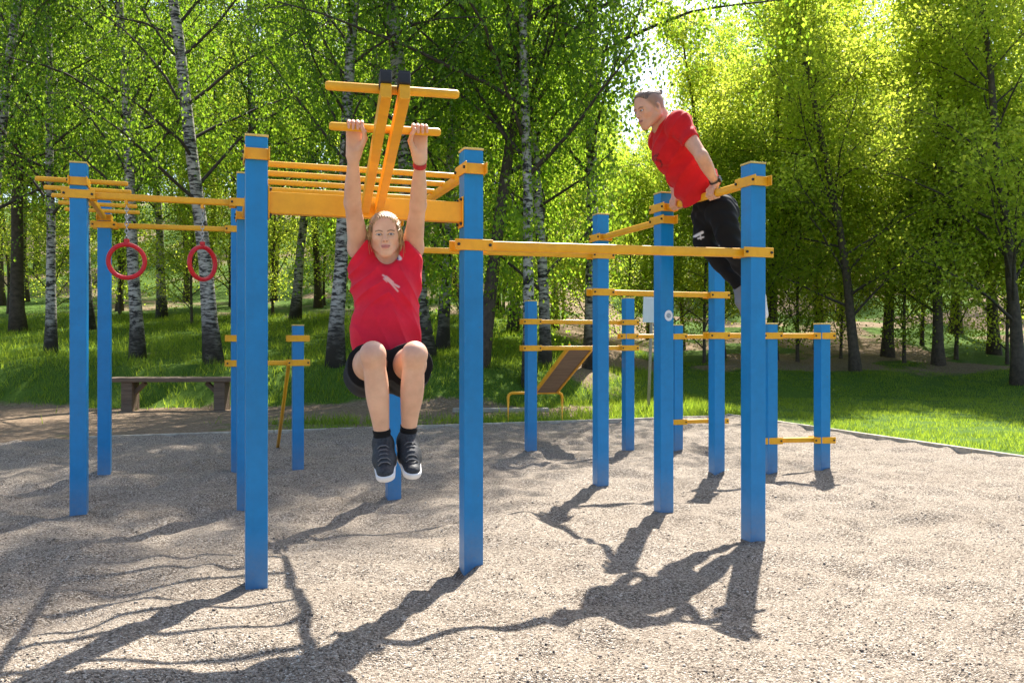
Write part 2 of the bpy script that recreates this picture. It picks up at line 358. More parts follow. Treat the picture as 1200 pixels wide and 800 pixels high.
# ------------------------------------------------------------------ trees
def rdir(r, n): v = r.normal(size=(n, 3)); return v/np.linalg.norm(v, axis=1)[:, None]
def leaves_mesh(name, pos, axis, r, l0, l1, wr):
    n = len(pos); l = r.uniform(l0, l1, n)[:, None]
    axis = axis+rdir(r, n)*.75; axis /= np.linalg.norm(axis, axis=1)[:, None]+1e-9
    sd_ = np.cross(axis, rdir(r, n)); sd_ /= np.linalg.norm(sd_, axis=1)[:, None]+1e-9
    nn = np.cross(axis, sd_)
    a = pos; b = pos+axis*l*.45+sd_*l*wr*.5+nn*l*.10; c = pos+axis*l; d = pos+axis*l*.45-sd_*l*wr*.5+nn*l*.10
    v = np.stack([a, b, c, d], 1).reshape(-1, 3)
    return np_mesh(name, v, quads=np.arange(4*n).reshape(-1, 4), smooth=False, attrs={'rnd': np.repeat(r.random(n), 4)})
def curve(p0, d0, L, n, r, up=0, wig=.12):
    pts = [np.array(p0, float)]; d = nrm(d0); st = L/(n-1)
    for i in range(n-1):
        d = nrm(d+np.array([0, 0, up])*st+r.normal(0, wig, 3)*.6); pts.append(pts[-1]+d*st)
    return np.array(pts)
def gen_tree(seed, kind):
    r = np.random.default_rng(seed)
    P = dict(birch=dict(H=17, r0=.15, lo=.20, nl=40, L=.24, el=(30, 62), ns=7, nt=8, nlv=13, hang=True),
             birch_low=dict(H=11, r0=.11, lo=.12, nl=38, L=.27, el=(15, 55), ns=7, nt=9, nlv=13, hang=True),
             maple=dict(H=13, r0=.15, lo=.13, nl=36, L=.30, el=(20, 60), ns=8, nt=7, nlv=12, hang=False),
             wood=dict(H=14, r0=.13, lo=.28, nl=30, L=.26, el=(15, 60), ns=7, nt=7, nlv=12, hang=False),
             young=dict(H=6.5, r0=.05, lo=.10, nl=24, L=.34, el=(25, 65), ns=6, nt=7, nlv=13, hang=False))[kind]
    H = P['H']; tp = curve((0, 0, -.3), (0, 0, 1), H+.3, 16, r, .0, .045)
    tz = np.linspace(0, 1, 16); tp[:, :2] -= tp[0, :2]
    trad = P['r0']*((1-tz)**.8*.95+.05); trad[0] *= 1.6; trad[1] *= 1.12
    trunk = [tube_np(tp, trad, 10)]
    limbs = []; lp = []; la = []
    for i in range(P['nl']):
        t = P['lo']+(.97-P['lo'])*((i+r.random()*.8)/P['nl']); k = t*15; i0 = int(k); p0 = tp[i0]*(1-(k-i0))+tp[min(15, i0+1)]*(k-i0)
        az = i*2.4+r.normal(0, .5); el = R(r.uniform(*P['el']))
        shape = (.55+.45*math.sin(math.pi*min(1, (t-P['lo'])/(1-P['lo'])*.95+.25)))*(1-.55*t)
        L = P['L']*H*shape*r.uniform(.75, 1.25)
        lr = max(.010, P['r0']*.27*(1-t)+.009)
        c = curve(p0, (math.cos(az)*math.cos(el), math.sin(az)*math.cos(el), math.sin(el)), L, 7, r, -.10 if P['hang'] else -.03, .14)
        limbs.append(tube_np(c, np.linspace(lr, .008, 7), 6, False))
        for s in range(P['ns']):
            q = .22+.78*(s+r.random())/P['ns']; kk = q*6; j0 = min(5, int(kk)); ps = c[j0]*(1-(kk-j0))+c[j0+1]*(kk-j0)
            tang = nrm(c[j0+1]-c[j0]); dd = nrm(tang*.7+rdir(r, 1)[0]*.8+np.array([0, 0, .15]))
            Ls = L*.42*r.uniform(.6, 1.2)*(1.15-q*.4)
            sc = curve(ps, dd, Ls, 5, r, -.25 if P['hang'] else 0, .16)
            limbs.append(tube_np(sc, np.linspace(.008, .003, 5), 4, False))
            nt_ = P['nt']
            for u_ in range(nt_):
                qq = r.uniform(.15, 1)*4; a0 = min(3, int(qq)); pt = sc[a0]*(1-(qq-a0))+sc[a0+1]*(qq-a0)
                n = P['nlv']
                if P['hang']:
                    Lt = r.uniform(.35, 1.35); hd = nrm(np.array([*r.normal(0, .45, 2), -.55-.3*r.random()])); tt = np.sort(r.random(n))
                    pp = pt+np.outer(tt*Lt, hd)+np.outer(tt**2*Lt*.35, (0, 0, -1))+r.normal(0, .05, (n, 3))
                    lp.append(pp); la.append(np.tile(np.array([0, 0, -.9])+hd*.3, (n, 1)))
                else:
                    o_ = rdir(r, 1)[0]*.3; pp = pt+o_+r.normal(0, 1, (n, 3))*np.array([.26, .26, .13]); lp.append(pp)
                    la.append(np.tile(np.array([0, 0, -.35]), (n, 1))+rdir(r, n)*.7)
    lp = np.concatenate(lp); la = np.concatenate(la)
    lsz = dict(birch=(.05, .085, .78), birch_low=(.05, .085, .78), maple=(.065, .115, .85), wood=(.065, .11, .85), young=(.05, .085, .85))[kind]
    tv = join_tubes(trunk); lv = join_tubes(limbs)
    return (np_mesh(kind+'_trunk', tv[0], tv[1], tv[2]), np_mesh(kind+'_limbs', lv[0], lv[1], lv[2] if len(lv[2]) else None),
            leaves_mesh(kind+'_crown', lp, la, r, *lsz))
PROTO = {}
for kind, seeds in dict(birch=(11, 12, 13), birch_low=(21, 22), maple=(31, 32, 33), wood=(41, 42), young=(51, 52)).items():
    PROTO[kind] = [gen_tree(s, kind) for s in seeds]
for k, ms in PROTO.items():
    for t_, l_, c_ in ms:
        t_.materials.append(M['birch'] if k.startswith('birch') else M['bark']); l_.materials.append(M['limb'])
        c_.materials.append(M['leaf_low'] if k == 'birch_low' else M['leaf_birch'] if k == 'birch' else M['leaf_dark'] if k == 'wood' else M['leaf_maple'])
def tree(kind, i, x, y, s, rz, label, group=None, lean=(0, 0), thick=1.0, name=None, bark=None):
    e = thing(name or {'birch': 'birch_tree', 'birch_low': 'birch_tree', 'maple': 'maple_tree', 'wood': 'forest_tree', 'young': 'young_tree'}[kind], label, 'tree', (x, y, float(terrain(x, y))), group)
    e.rotation_euler = (lean[0], lean[1], rz); e.scale = (s, s, s)
    t_, l_, c_ = PROTO[kind][i % len(PROTO[kind])]
    tr = obj('trunk', t_, None, e); obj('limbs', l_, None, e); obj('crown', c_, None, e)
    if thick != 1.0: tr.scale = (thick, thick, 1)
    if bark: 
        tr.material_slots[0].link = 'OBJECT'; tr.material_slots[0].material = bark
    return e
GB = None
tree('birch', 0, -10.7, 19.6, .95, .3, 'slender white birch with thin trunk left of the wooden bench', thick=.8)
tree('birch', 1, -8.5, 19.2, 1.0, 1.9, 'white birch trunk seen through the left red gym ring', thick=.9)
tree('birch', 2, -6.4, 18.2, 1.05, 4.0, 'thick white birch with black base behind the right end of the bench', thick=1.05)
tree('birch', 1, -3.75, 17.9, 1.05, 5.2, 'white birch with dark swollen base behind the low blue post', thick=1.0)
tree('birch', 0, -1.98, 18.9, 1.2, 2.6, 'pale birch leaning over behind the hanging woman', lean=(0, R(5)), thick=1.25)
tree('birch', 2, -.70, 18.2, 1.32, .9, 'dark-barked birch leaning towards the light beside the footpath', lean=(0, R(6)), thick=.72, bark=M['bark'])
tree('birch', 1, 1.9, 20.2, 1.35, 3.3, 'tall birch rising behind the sit-up board', thick=.8)
tree('birch', 0, .36, 17.7, 1.32, .2, 'very tall slim birch added to shade the gravel, directly behind the low frame post with the sit-up board', thick=.6)  # added for its dappled shade on the left gravel; no such trunk is seen
tree('birch_low', 1, .75, 19.4, 1.25, 1.1, 'broad bright birch with curtains of hanging twigs beside the sign')
tree('birch_low', 0, -1.7, 20.6, 1.3, 5.6, 'bushy drooping birch behind the front pull-up post')
tree('wood', 0, -14.3, 24.5, 1.0, 1.0, 'brown-trunked tree at the left edge of the wood', thick=1.5)
tree('maple', 0, 9.1, 22.4, .95, .4, 'forked maple leaning on the bare bank beyond the lawn', lean=(0, R(-4)), thick=.9)
tree('maple', 1, 12.3, 20.5, 1.0, 2.4, 'dark-trunked leafy maple at the right end of the lawn')
rt = np.random.default_rng(7)
def rows(lst):
    for kind, i, px, d, s, label, group in lst:
        tree(kind, i, (px-600)/F*d, d, s, rt.uniform(0, 6.28), label, group)
G1 = ('yellow-green leafy maple in the wood beyond the lawn', 'maples of the wood beyond the lawn')
G2 = ('tall birch among the trees behind the bank', 'birches further back in the wood')
G3 = ('dense green tree deep in the wood', 'trees deep in the wood')
G4 = ('young bushy tree at the foot of the wood', 'undergrowth trees along the edge of the wood')
lst = []
for px, d, s in [(845, 25, .80), (905, 24.5, .95), (960, 27, 1.0), (1040, 25.5, 1.05), (1100, 23.5, .95), (1165, 26, 1.1), (1235, 24, 1.1), (1330, 27, 1.2), (1120, 32, 1.3), (905, 33, 1.15), (800, 27, .52), (760, 30, .5), (700, 31, .6)]:
    lst.append(('maple', len(lst), px, d, s, *G1))
for px, d, s in [(20, 27, 1.0), (105, 25, 1.0), (190, 29, 1.0), (300, 24, 1.0), (345, 28, 1.05), (440, 26, 1.0), (520, 29, 1.0), (600, 26, 1.0), (650, 29, .85), (-60, 23, 1.0), (-140, 27, 1.0), (880, 37, 1.0), (985, 37, 1.1), (-20, 19.5, 1.0)]:
    lst.append(('birch', len(lst), px, d, s, *G2))
for d, n, off in [(33, 15, 0), (39, 17, 30), (46, 19, 10), (55, 22, 40), (66, 24, 0), (80, 26, 20)]:
    for k in range(n):
        px = -260+1720*(k+.5)/n+off+rt.uniform(-25, 25)
        s = rt.uniform(.85, 1.15)*(.5 if 690 < px < 850 else 1.0)
        if d < 45 and px > 690: continue
        lst.append(('wood', k, px, d+rt.uniform(-2, 2), s, *G3))
for px, d, s in [(60, 26, 1.0), (140, 30, 1.2), (225, 27, .9), (320, 30, 1.1), (420, 29, 1.0), (480, 24, .8), (540, 24.5, .9), (640, 24, 1.0), (690, 26, 1.0), (735, 25, .9), (780, 24, .9), (825, 24, 1.0), (880, 23.5, 1.0), (935, 24.5, 1.1), (985, 25, .9), (1060, 24, 1.0), (1120, 25, 1.2), (1180, 24, 1.0), (1230, 23, 1.1), (10, 31, 1.3), (270, 34, 1.3), (380, 35, 1.2), (590, 33, 1.2), (660, 34, 1.1), (840, 28, 1.2), (960, 29, 1.3), (1080, 28, 1.3), (1160, 29, 1.3)]:
    lst.append(('young', len(lst), px, d, s, *G4))
rows(lst)
#TREES_END

# ------------------------------------------------------------------ exercise frames
PW = .11
def g0(x, y): return float(gravel_z(np.array(x), np.array(y)))
POSTS = dict(A=(-1.32, 4.36, 2.30), B=(-.229, 4.73, 2.315), C=(1.53, 5.36, 2.372), D=(1.15, 6.41, 2.37), E=(.786, 7.49, 2.372), A2=(-2.05, 6.47, 2.53), B2=(-.96, 6.83, 2.28),
             L1=(-3.12, 6.09, 2.53), L2=(-3.79, 7.86, 2.56), A3=(-2.66, 8.17, 2.56), F=(-2.127, 8.39, 1.41), G=(.209, 9.41, 1.70), H=(1.343, 9.78, 1.75), I=(1.92, 9.86, 1.44),
             J=(1.93, 7.97, 2.02), K=(2.49, 8.17, 1.42), M=(3.02, 8.23, 1.42), N=(2.43, 9.97, 1.42))
main = thing('workout_frame', 'large blue and yellow outdoor workout frame with monkey bars and pull-up bars', 'workout frame', (0, 6, 0))
low = thing('workout_frame', 'smaller blue and yellow bar frame of low posts holding up the sit-up board', 'workout frame', (1.3, 9.7, 0))
def rel(parent, p): return Vector(p)-parent.location
postobj = {}
for k, (x, y, h) in POSTS.items():
    par = low if k in 'GHIN' else main
    bm = box_bm((PW, PW, h+.3), .006, 2, (0, 0, (h-.3)/2))
    po = obj('post', bm_mesh('post', bm), M['blue'], par, rel(par, (x, y, 0))); po.rotation_euler.z = UANG
    cp = obj('cap', bm_mesh('cap', box_bm((PW+.006, PW+.006, .012), .003, 2, (0, 0, h+.006))), M['cap'], po)
    postobj[k] = po
cyl_cache = {}
def cyl_mesh(r, l, k=14):
    key = (r, l)
    if key not in cyl_cache:
        bm = bmesh.new(); bmesh.ops.create_cone(bm, cap_ends=True, segments=k, radius1=r, radius2=r, depth=l)
        bmesh.ops.bevel(bm, geom=[e for e in bm.edges if abs(e.verts[0].co.z-e.verts[1].co.z) < 1e-6], offset=min(.002, r*.2), segments=1, affect='EDGES')
        cyl_cache[key] = bm_mesh('bolt', bm)
    return cyl_cache[key]
def bar_mesh(L, hgt=.048, dep=.042):
    bm = box_bm((L, dep, hgt), .013, 3); me = bm_mesh('bar', bm)
    for p in me.polygons: p.use_smooth = abs(p.normal.x) < .5
    return me
def clamp_mesh(hgt=.062):
    bm = bmesh.new(); t = .007; ln = PW+.11
    for s in (-1, 1): box_bm((ln, t, hgt), .002, 1, (0, s*(PW/2+t/2+.001), 0), bm)
    for s in (-1, 1): box_bm((.012, PW+.002, hgt-.004), .002, 1, (s*(PW/2+.009), 0, 0), bm)
    return bm_mesh('clamp', bm)
CLAMP = clamp_mesh()
def clamp(par, p, ang, bolts=(-1, 1)):
    """band round a post with bolts at its ends, a sub-part of the bar"""
    def put(name, me, mat, loc, rot):
        o = obj(name, me, mat, par); o.matrix_parent_inverse = Matrix.Identity(4)
        o.location = par_inv @ Vector(loc); o.rotation_euler = (0, 0, 0)
        o.rotation_mode = 'QUATERNION'; o.rotation_quaternion = par_rot.inverted() @ rot
        return o
    root = par.parent
    par_w = Matrix.Translation(root.location) @ Matrix.LocRotScale(par.location, par.rotation_euler, None)
    par_inv = par_w.inverted(); par_rot = par_w.to_quaternion()
    from mathutils import Euler
    put('clamp', CLAMP, M['yellow'], p, Euler((0, 0, ang)).to_quaternion())
    d = Vector((math.cos(ang), math.sin(ang), 0)); n = Vector((-d.y, d.x, 0))
    if n.y > 0: n = -n
    for s in bolts:
        put('bolt', cyl_mesh(.0085, .012), M['bolt'], Vector(p)+d*s*(PW/2+.036)+n*(PW/2+.012), Euler((R(90), 0, ang)).to_quaternion())
def bar(par, a, b, z, ends='ab', over=(0, 0), z2=None, hgt=.048, bolts=((-1, 1), (-1, 1))):
    pa = np.array([*POSTS[a][:2], z]); pb = np.array([*POSTS[b][:2], z if z2 is None else z2])
    d = nrm(pb-pa); ang = math.atan2(d[1], d[0]); L = np.linalg.norm(pb-pa)
    s0 = PW/2+.016-over[0]; s1 = PW/2+.016-over[1]
    c = pa+d*(s0+(L-s0-s1)/2)
    o = obj('bar', bar_mesh(L-s0-s1, hgt), M['yellow'], par, rel(par, c)); o.rotation_euler = (0, -math.asin(d[2]), ang)
    if 'a' in ends: clamp(o, pa, ang, bolts[0])
    if 'b' in ends: clamp(o, pb, ang, bolts[1])
    return o
# monkey bars: two rails and rungs
for a, b in (('A', 'A2'), ('B', 'B2')):
    bar(main, a, b, 2.21, hgt=.05)
pA = np.array([*POSTS['A'][:2], 2.235]); pB = np.array([*POSTS['B'][:2], 2.235])
vA = np.array([POSTS['A2'][0]-POSTS['A'][0], POSTS['A2'][1]-POSTS['A'][1], 0])
Lr = np.linalg.norm(pB-pA); RUNG = bar_mesh(Lr, .032, .032)
for k in range(7):
    c = (pA+pB)/2+vA*(.135+.122*k)
    o = obj('rung', RUNG, M['yellow'], main, rel(main, c)); o.rotation_euler.z = math.atan2(pB[1]-pA[1], pB[0]-pA[0])
# heavy beam between the front posts that carries the lever
d = nrm(pB-pA); cb = (pA+pB)/2; cb[2] = 1.972
bo = obj('beam', bm_mesh('beam', box_bm((Lr-PW-.002, .06, .112), .006, 2)), M['yellow'], main, rel(main, cb)); bo.rotation_euler.z = math.atan2(d[1], d[0])
for s in (-1, 1):
    pl = obj('end_plate', bm_mesh('end_plate', box_bm((.007, .10, .17), .002, 1)), M['yellow'], bo, (s*(Lr/2-PW/2-.005), 0, 0))
    for zz in (-.066, .068):
        for yy in (-.035, .035):
            q = obj('bolt', cyl_mesh(.008, .014), M['bolt'], bo, (s*(Lr/2-PW/2-.014), yy, zz)); q.rotation_euler = (0, R(90), 0)
# other bars
bar(main, 'B', 'C', 1.79, z2=1.815, hgt=.056)
bar(main, 'B2', 'E', 2.0, z2=2.015)
bar(main, 'C', 'D', 2.262)
bar(main, 'D', 'E', 2.17)
bar(main, 'E', 'J', 1.69)
bar(main, 'L1', 'A2', 2.31)
bar(main, 'L2', 'A3', 2.335)
bar(main, 'A3', 'F', 1.045)
bar(main, 'J', 'K', 1.31); bar(main, 'K', 'M', 1.31); bar(main, 'K', 'M', .30)
bar(low, 'G', 'H', 1.475); bar(low, 'G', 'H', 1.18); bar(low, 'H', 'I', 1.315); bar(low, 'I', 'N', 1.31); bar(low, 'I', 'N', .32)
# single-rail ladder with cross rungs between the left-hand posts
lr = bar(main, 'L1', 'L2', 2.40)
vL = np.array([POSTS['L2'][0]-POSTS['L1'][0], POSTS['L2'][1]-POSTS['L1'][1], 0]); vLn = nrm(vL); uL = np.array([vLn[1], -vLn[0], 0])
RL = bar_mesh(.62, .034, .034)
for k in range(5):
    c = np.array([*POSTS['L1'][:2], 2.442])+vL*(.10+.20*k)
    o = obj('rung', RL, M['yellow'], main, rel(main, c)); o.rotation_euler.z = math.atan2(uL[1], uL[0])
# loose clamps and slanting strut of the low post
for k in ('A3', 'F'):
    x, y, h = POSTS[k]; cc = obj('clamp', CLAMP, M['yellow'], main, rel(main, (x, y, 1.285))); cc.rotation_euler.z = UANG
p0 = np.array([*POSTS['F'][:2], 1.05])-U*.085; p1 = p0+V*1.75; p1[2] = -.05
vs, q, t = tube_np(np.linspace(p0, p1, 3), .019, 12)
obj('slanting_strut', np_mesh('slanting_strut', vs-np.array(main.location), q, t), M['yellow'], main)
# sticker on the middle post
bm = bmesh.new(); bmesh.ops.create_cone(bm, cap_ends=True, segments=28, radius1=.034, radius2=.034, depth=.0015)
for v in bm.verts: v.co.y *= 1.2
st = obj('sticker', bm_mesh('sticker', bm), M['sticker'], postobj['D'], (0.012, -(PW/2+.001), 1.45)); st.rotation_euler.x = R(90)
bm = bmesh.new(); bmesh.ops.create_cone(bm, cap_ends=True, segments=20, radius1=.019, radius2=.019, depth=.001)
st2 = obj('sticker_print', bm_mesh('sticker_print', bm), plain('sticker_grey', (.30, .36, .42), .5, 0, 160, .6, 0), postobj['D'], (0.012, -(PW/2+.0022), 1.45)); st2.rotation_euler.x = R(90)
# lever with two cross handles
LB = np.array([-.745, 4.50, 1.965]); LT = np.array([-.453, 3.28, 2.222]); ld = nrm(LT-LB); lr_ = nrm(np.cross(ld, Z)); ln_ = np.cross(lr_, ld)
lv = bpy.data.objects.new('pull_lever', None); C.objects.link(lv); lv.parent = main; lv.location = rel(main, LB)
def local_box(name, size, c, x, y, z, mat, par, origin, bev=.004):
    me = bm_mesh(name, box_bm(size, bev, 2)); o = obj(name, me, mat, par)
    m = frame_mat(x, y, z, np.array(c)-origin); o.location = m.to_translation(); o.rotation_euler = m.to_euler(); return o
for s in (-1, 1):
    local_box('lever_arm', (.042, np.linalg.norm(LT-LB)+.02, .06), (LB+LT)/2+lr_*s*.036, lr_, ld, ln_, M['yellow'], lv, LB)
    local_box('rubber_bumper', (.046, .085, .05), LT-ld*.02+lr_*s*.036+ln_*.054, lr_, ld, ln_, M['rubber'], lv, LB, .008)
    for j in range(3):
        local_box('bumper_ridge', (.047, .012, .012), LT-ld*(.05-.03*j)+lr_*s*.036+ln_*.080, lr_, ld, ln_, M['rubber'], lv, LB, .003)
HB = LB+(LT-LB)*.665+ln_*.048                      # the handle the woman holds
for c, L in ((HB, .485), (LT-ld*.075+ln_*.048, .53)):
    vs, q, t = tube_np(np.array([c-lr_*L/2, c-lr_*(L/2-.004), c-lr_*(L/2-.012), c, c+lr_*(L/2-.012), c+lr_*(L/2-.004), c+lr_*L/2]), [.010, .015, .018, .018, .018, .015, .010], 16)
    obj('handle_bar', np_mesh('handle_bar', vs-LB, q, t), M['yellow'], lv)

# gym rings on chains
def torus_mesh(R0, r, n=40, k=14, sq=1.0):
    a = np.arange(n)*2*np.pi/n; b = np.arange(k)*2*np.pi/k; A, B_ = np.meshgrid(a, b, indexing='ij')
    v = np.stack([(R0+r*np.cos(B_))*np.cos(A), r*np.sin(B_)*1.15, (R0+r*np.cos(B_))*np.sin(A)*sq], -1).reshape(-1, 3)
    i = np.arange(n)[:, None]*k; i2 = ((np.arange(n)+1) % n)[:, None]*k; j = np.arange(k)[None]; j2 = (j+1) % k
    return v, np.stack([i+j, i+j2, i2+j2, i2+j], -1).reshape(-1, 4)
rv, rq = torus_mesh(.122, .0165); RING = np_mesh('ring', rv, rq)
lv_, lq = torus_mesh(.011, .0028, 14, 6, 1.5); LINK = np_mesh('link', lv_, lq)
for t, rz, lab in ((.275, -2, 'red gym ring facing the camera squarely, hung by a chain'), (.735, 42, 'red gym ring turned part sideways, hung by a chain')):
    a = np.array([*POSTS['L1'][:2], 2.31]); b = np.array([*POSTS['A2'][:2], 2.31]); p = a+(b-a)*t
    zc = 1.255+(400-(306 if t < .5 else 308.5))/F*p[1]
    e = thing('gym_ring', lab, 'gym ring', (p[0], p[1], zc), 'gym rings on the left-hand bar')
    yaw = math.atan2(-p[0], p[1]) if True else 0
    ro = obj('ring', RING, M['red'], e); ro.rotation_euler.z = R(rz)+(math.atan2(p[1], p[0])-R(90))
    top = 2.284-zc; z = .152; k = 0
    lug = obj('lug', bm_mesh('lug', box_bm((.032, .03, .05), .006, 2, (0, 0, .138))), M['red'], e)
    while z < top-.004:
        l = obj('chain_link', LINK, M['steel'], e, (0, 0, z+.014)); l.rotation_euler.z = R(90)*(k % 2)+.4; z += .0265; k += 1
    obj('hook_plate', bm_mesh('hook_plate', box_bm((.02, .03, .06), .003, 1, (0, 0, top+.0))), M['yellow'], e)

# sit-up board
sb = thing('situp_board', 'inclined plywood sit-up board with yellow edges on a bent yellow pipe stand', 'sit-up board', (.45, 11.0, 0))
S0 = np.array([.80, 9.70, 1.20]); S1 = np.array([.44, 10.95, .60]); sd_ = nrm(S1-S0); sr = nrm(np.cross(sd_, Z)); sn = np.cross(sr, sd_)
org = np.array(sb.location); Ls = np.linalg.norm(S1-S0)
local_box('board', (.27, Ls, .02), (S0+S1)/2, sr, sd_, sn, M['board'], sb, org)
for s in (-1, 1): local_box('edge_rail', (.028, Ls+.03, .045), (S0+S1)/2+sr*s*.149, sr, sd_, sn, M['yellow'], sb, org)
a = np.array([-.05, 10.98, 0]); b = np.array([.66, 11.12, 0]); pts = []
zt = .585; rr = .06; ab = nrm(b-a)
pts = [a+Z*-.1, a+Z*.2, a+Z*(zt-rr)]+[a+Z*(zt-rr)+ab*rr*(1-math.cos(q_))+Z*rr*math.sin(q_) for q_ in np.linspace(.3, 1.57, 5)]
pts += [b+Z*(zt-rr)-ab*rr*(1-math.cos(q_))+Z*rr*math.sin(q_) for q_ in np.linspace(1.57, .3, 5)]+[b+Z*(zt-rr), b+Z*.2, b+Z*-.1]
vs, q, t = tube_np(np.array(pts), .019, 12); obj('pipe_stand', np_mesh('pipe_stand', vs-org, q, t), M['yellow'], sb)

# bench
bx, by = -6.2, 15.6; bz = float(terrain(bx, by)); be = thing('wooden_bench', 'heavy weathered wooden bench without backrest below the grassy bank', 'bench', (bx, by, bz)); be.rotation_euler.z = R(3)
for k in range(3): obj('plank', bm_mesh('plank', box_bm((2.36, .135, .075), .01, 2, (0, -.145+.145*k, .56+.004*k))), M['bench'], be)
for s in (-1, 1):
    obj('leg', bm_mesh('leg', box_bm((.20, .36, .62), .015, 2, (s*.83, 0, .212))), M['bench'], be)
    br = obj('brace', bm_mesh('brace', box_bm((.30, .12, .07), .006, 1)), M['bench'], be, (s*.66, 0, .40)); br.rotation_euler.y = R(45)*s
# pale timber lying on the grass
pe = obj('edging_log', bm_mesh('edging_log', box_bm((1.75, .10, .09), .03, 3)), M['log'], None, (-.2, 15.3, float(terrain(-.2, 15.3))+.045)); pe.rotation_euler.z = R(2)
tag(pe, 'pale weathered timber lying in the grass behind the gravel', 'timber')
# notice board on a pole
sx, sy = 2.60, 16.1; sg = thing('notice_sign', 'white blank notice panel on a thin leaning brown pole by the lawn', 'sign', (sx, sy, float(terrain(sx, sy)))); sg.rotation_euler = (0, R(2), R(4))
vs, q, t = tube_np([(0, 0, -.3), (0, 0, 1), (0, 0, 2.12)], .03, 10); obj('pole', np_mesh('pole', vs, q, t), M['pole'], sg)
pn = obj('panel', bm_mesh('panel', box_bm((.40, .02, .48), .004, 1, (.02, -.045, 1.88))), M['white'], sg)
obj('panel_rail', bm_mesh('panel_rail', box_bm((.30, .02, .03), .003, 1, (.02, -.022, 1.88))), M['pole'], sg)
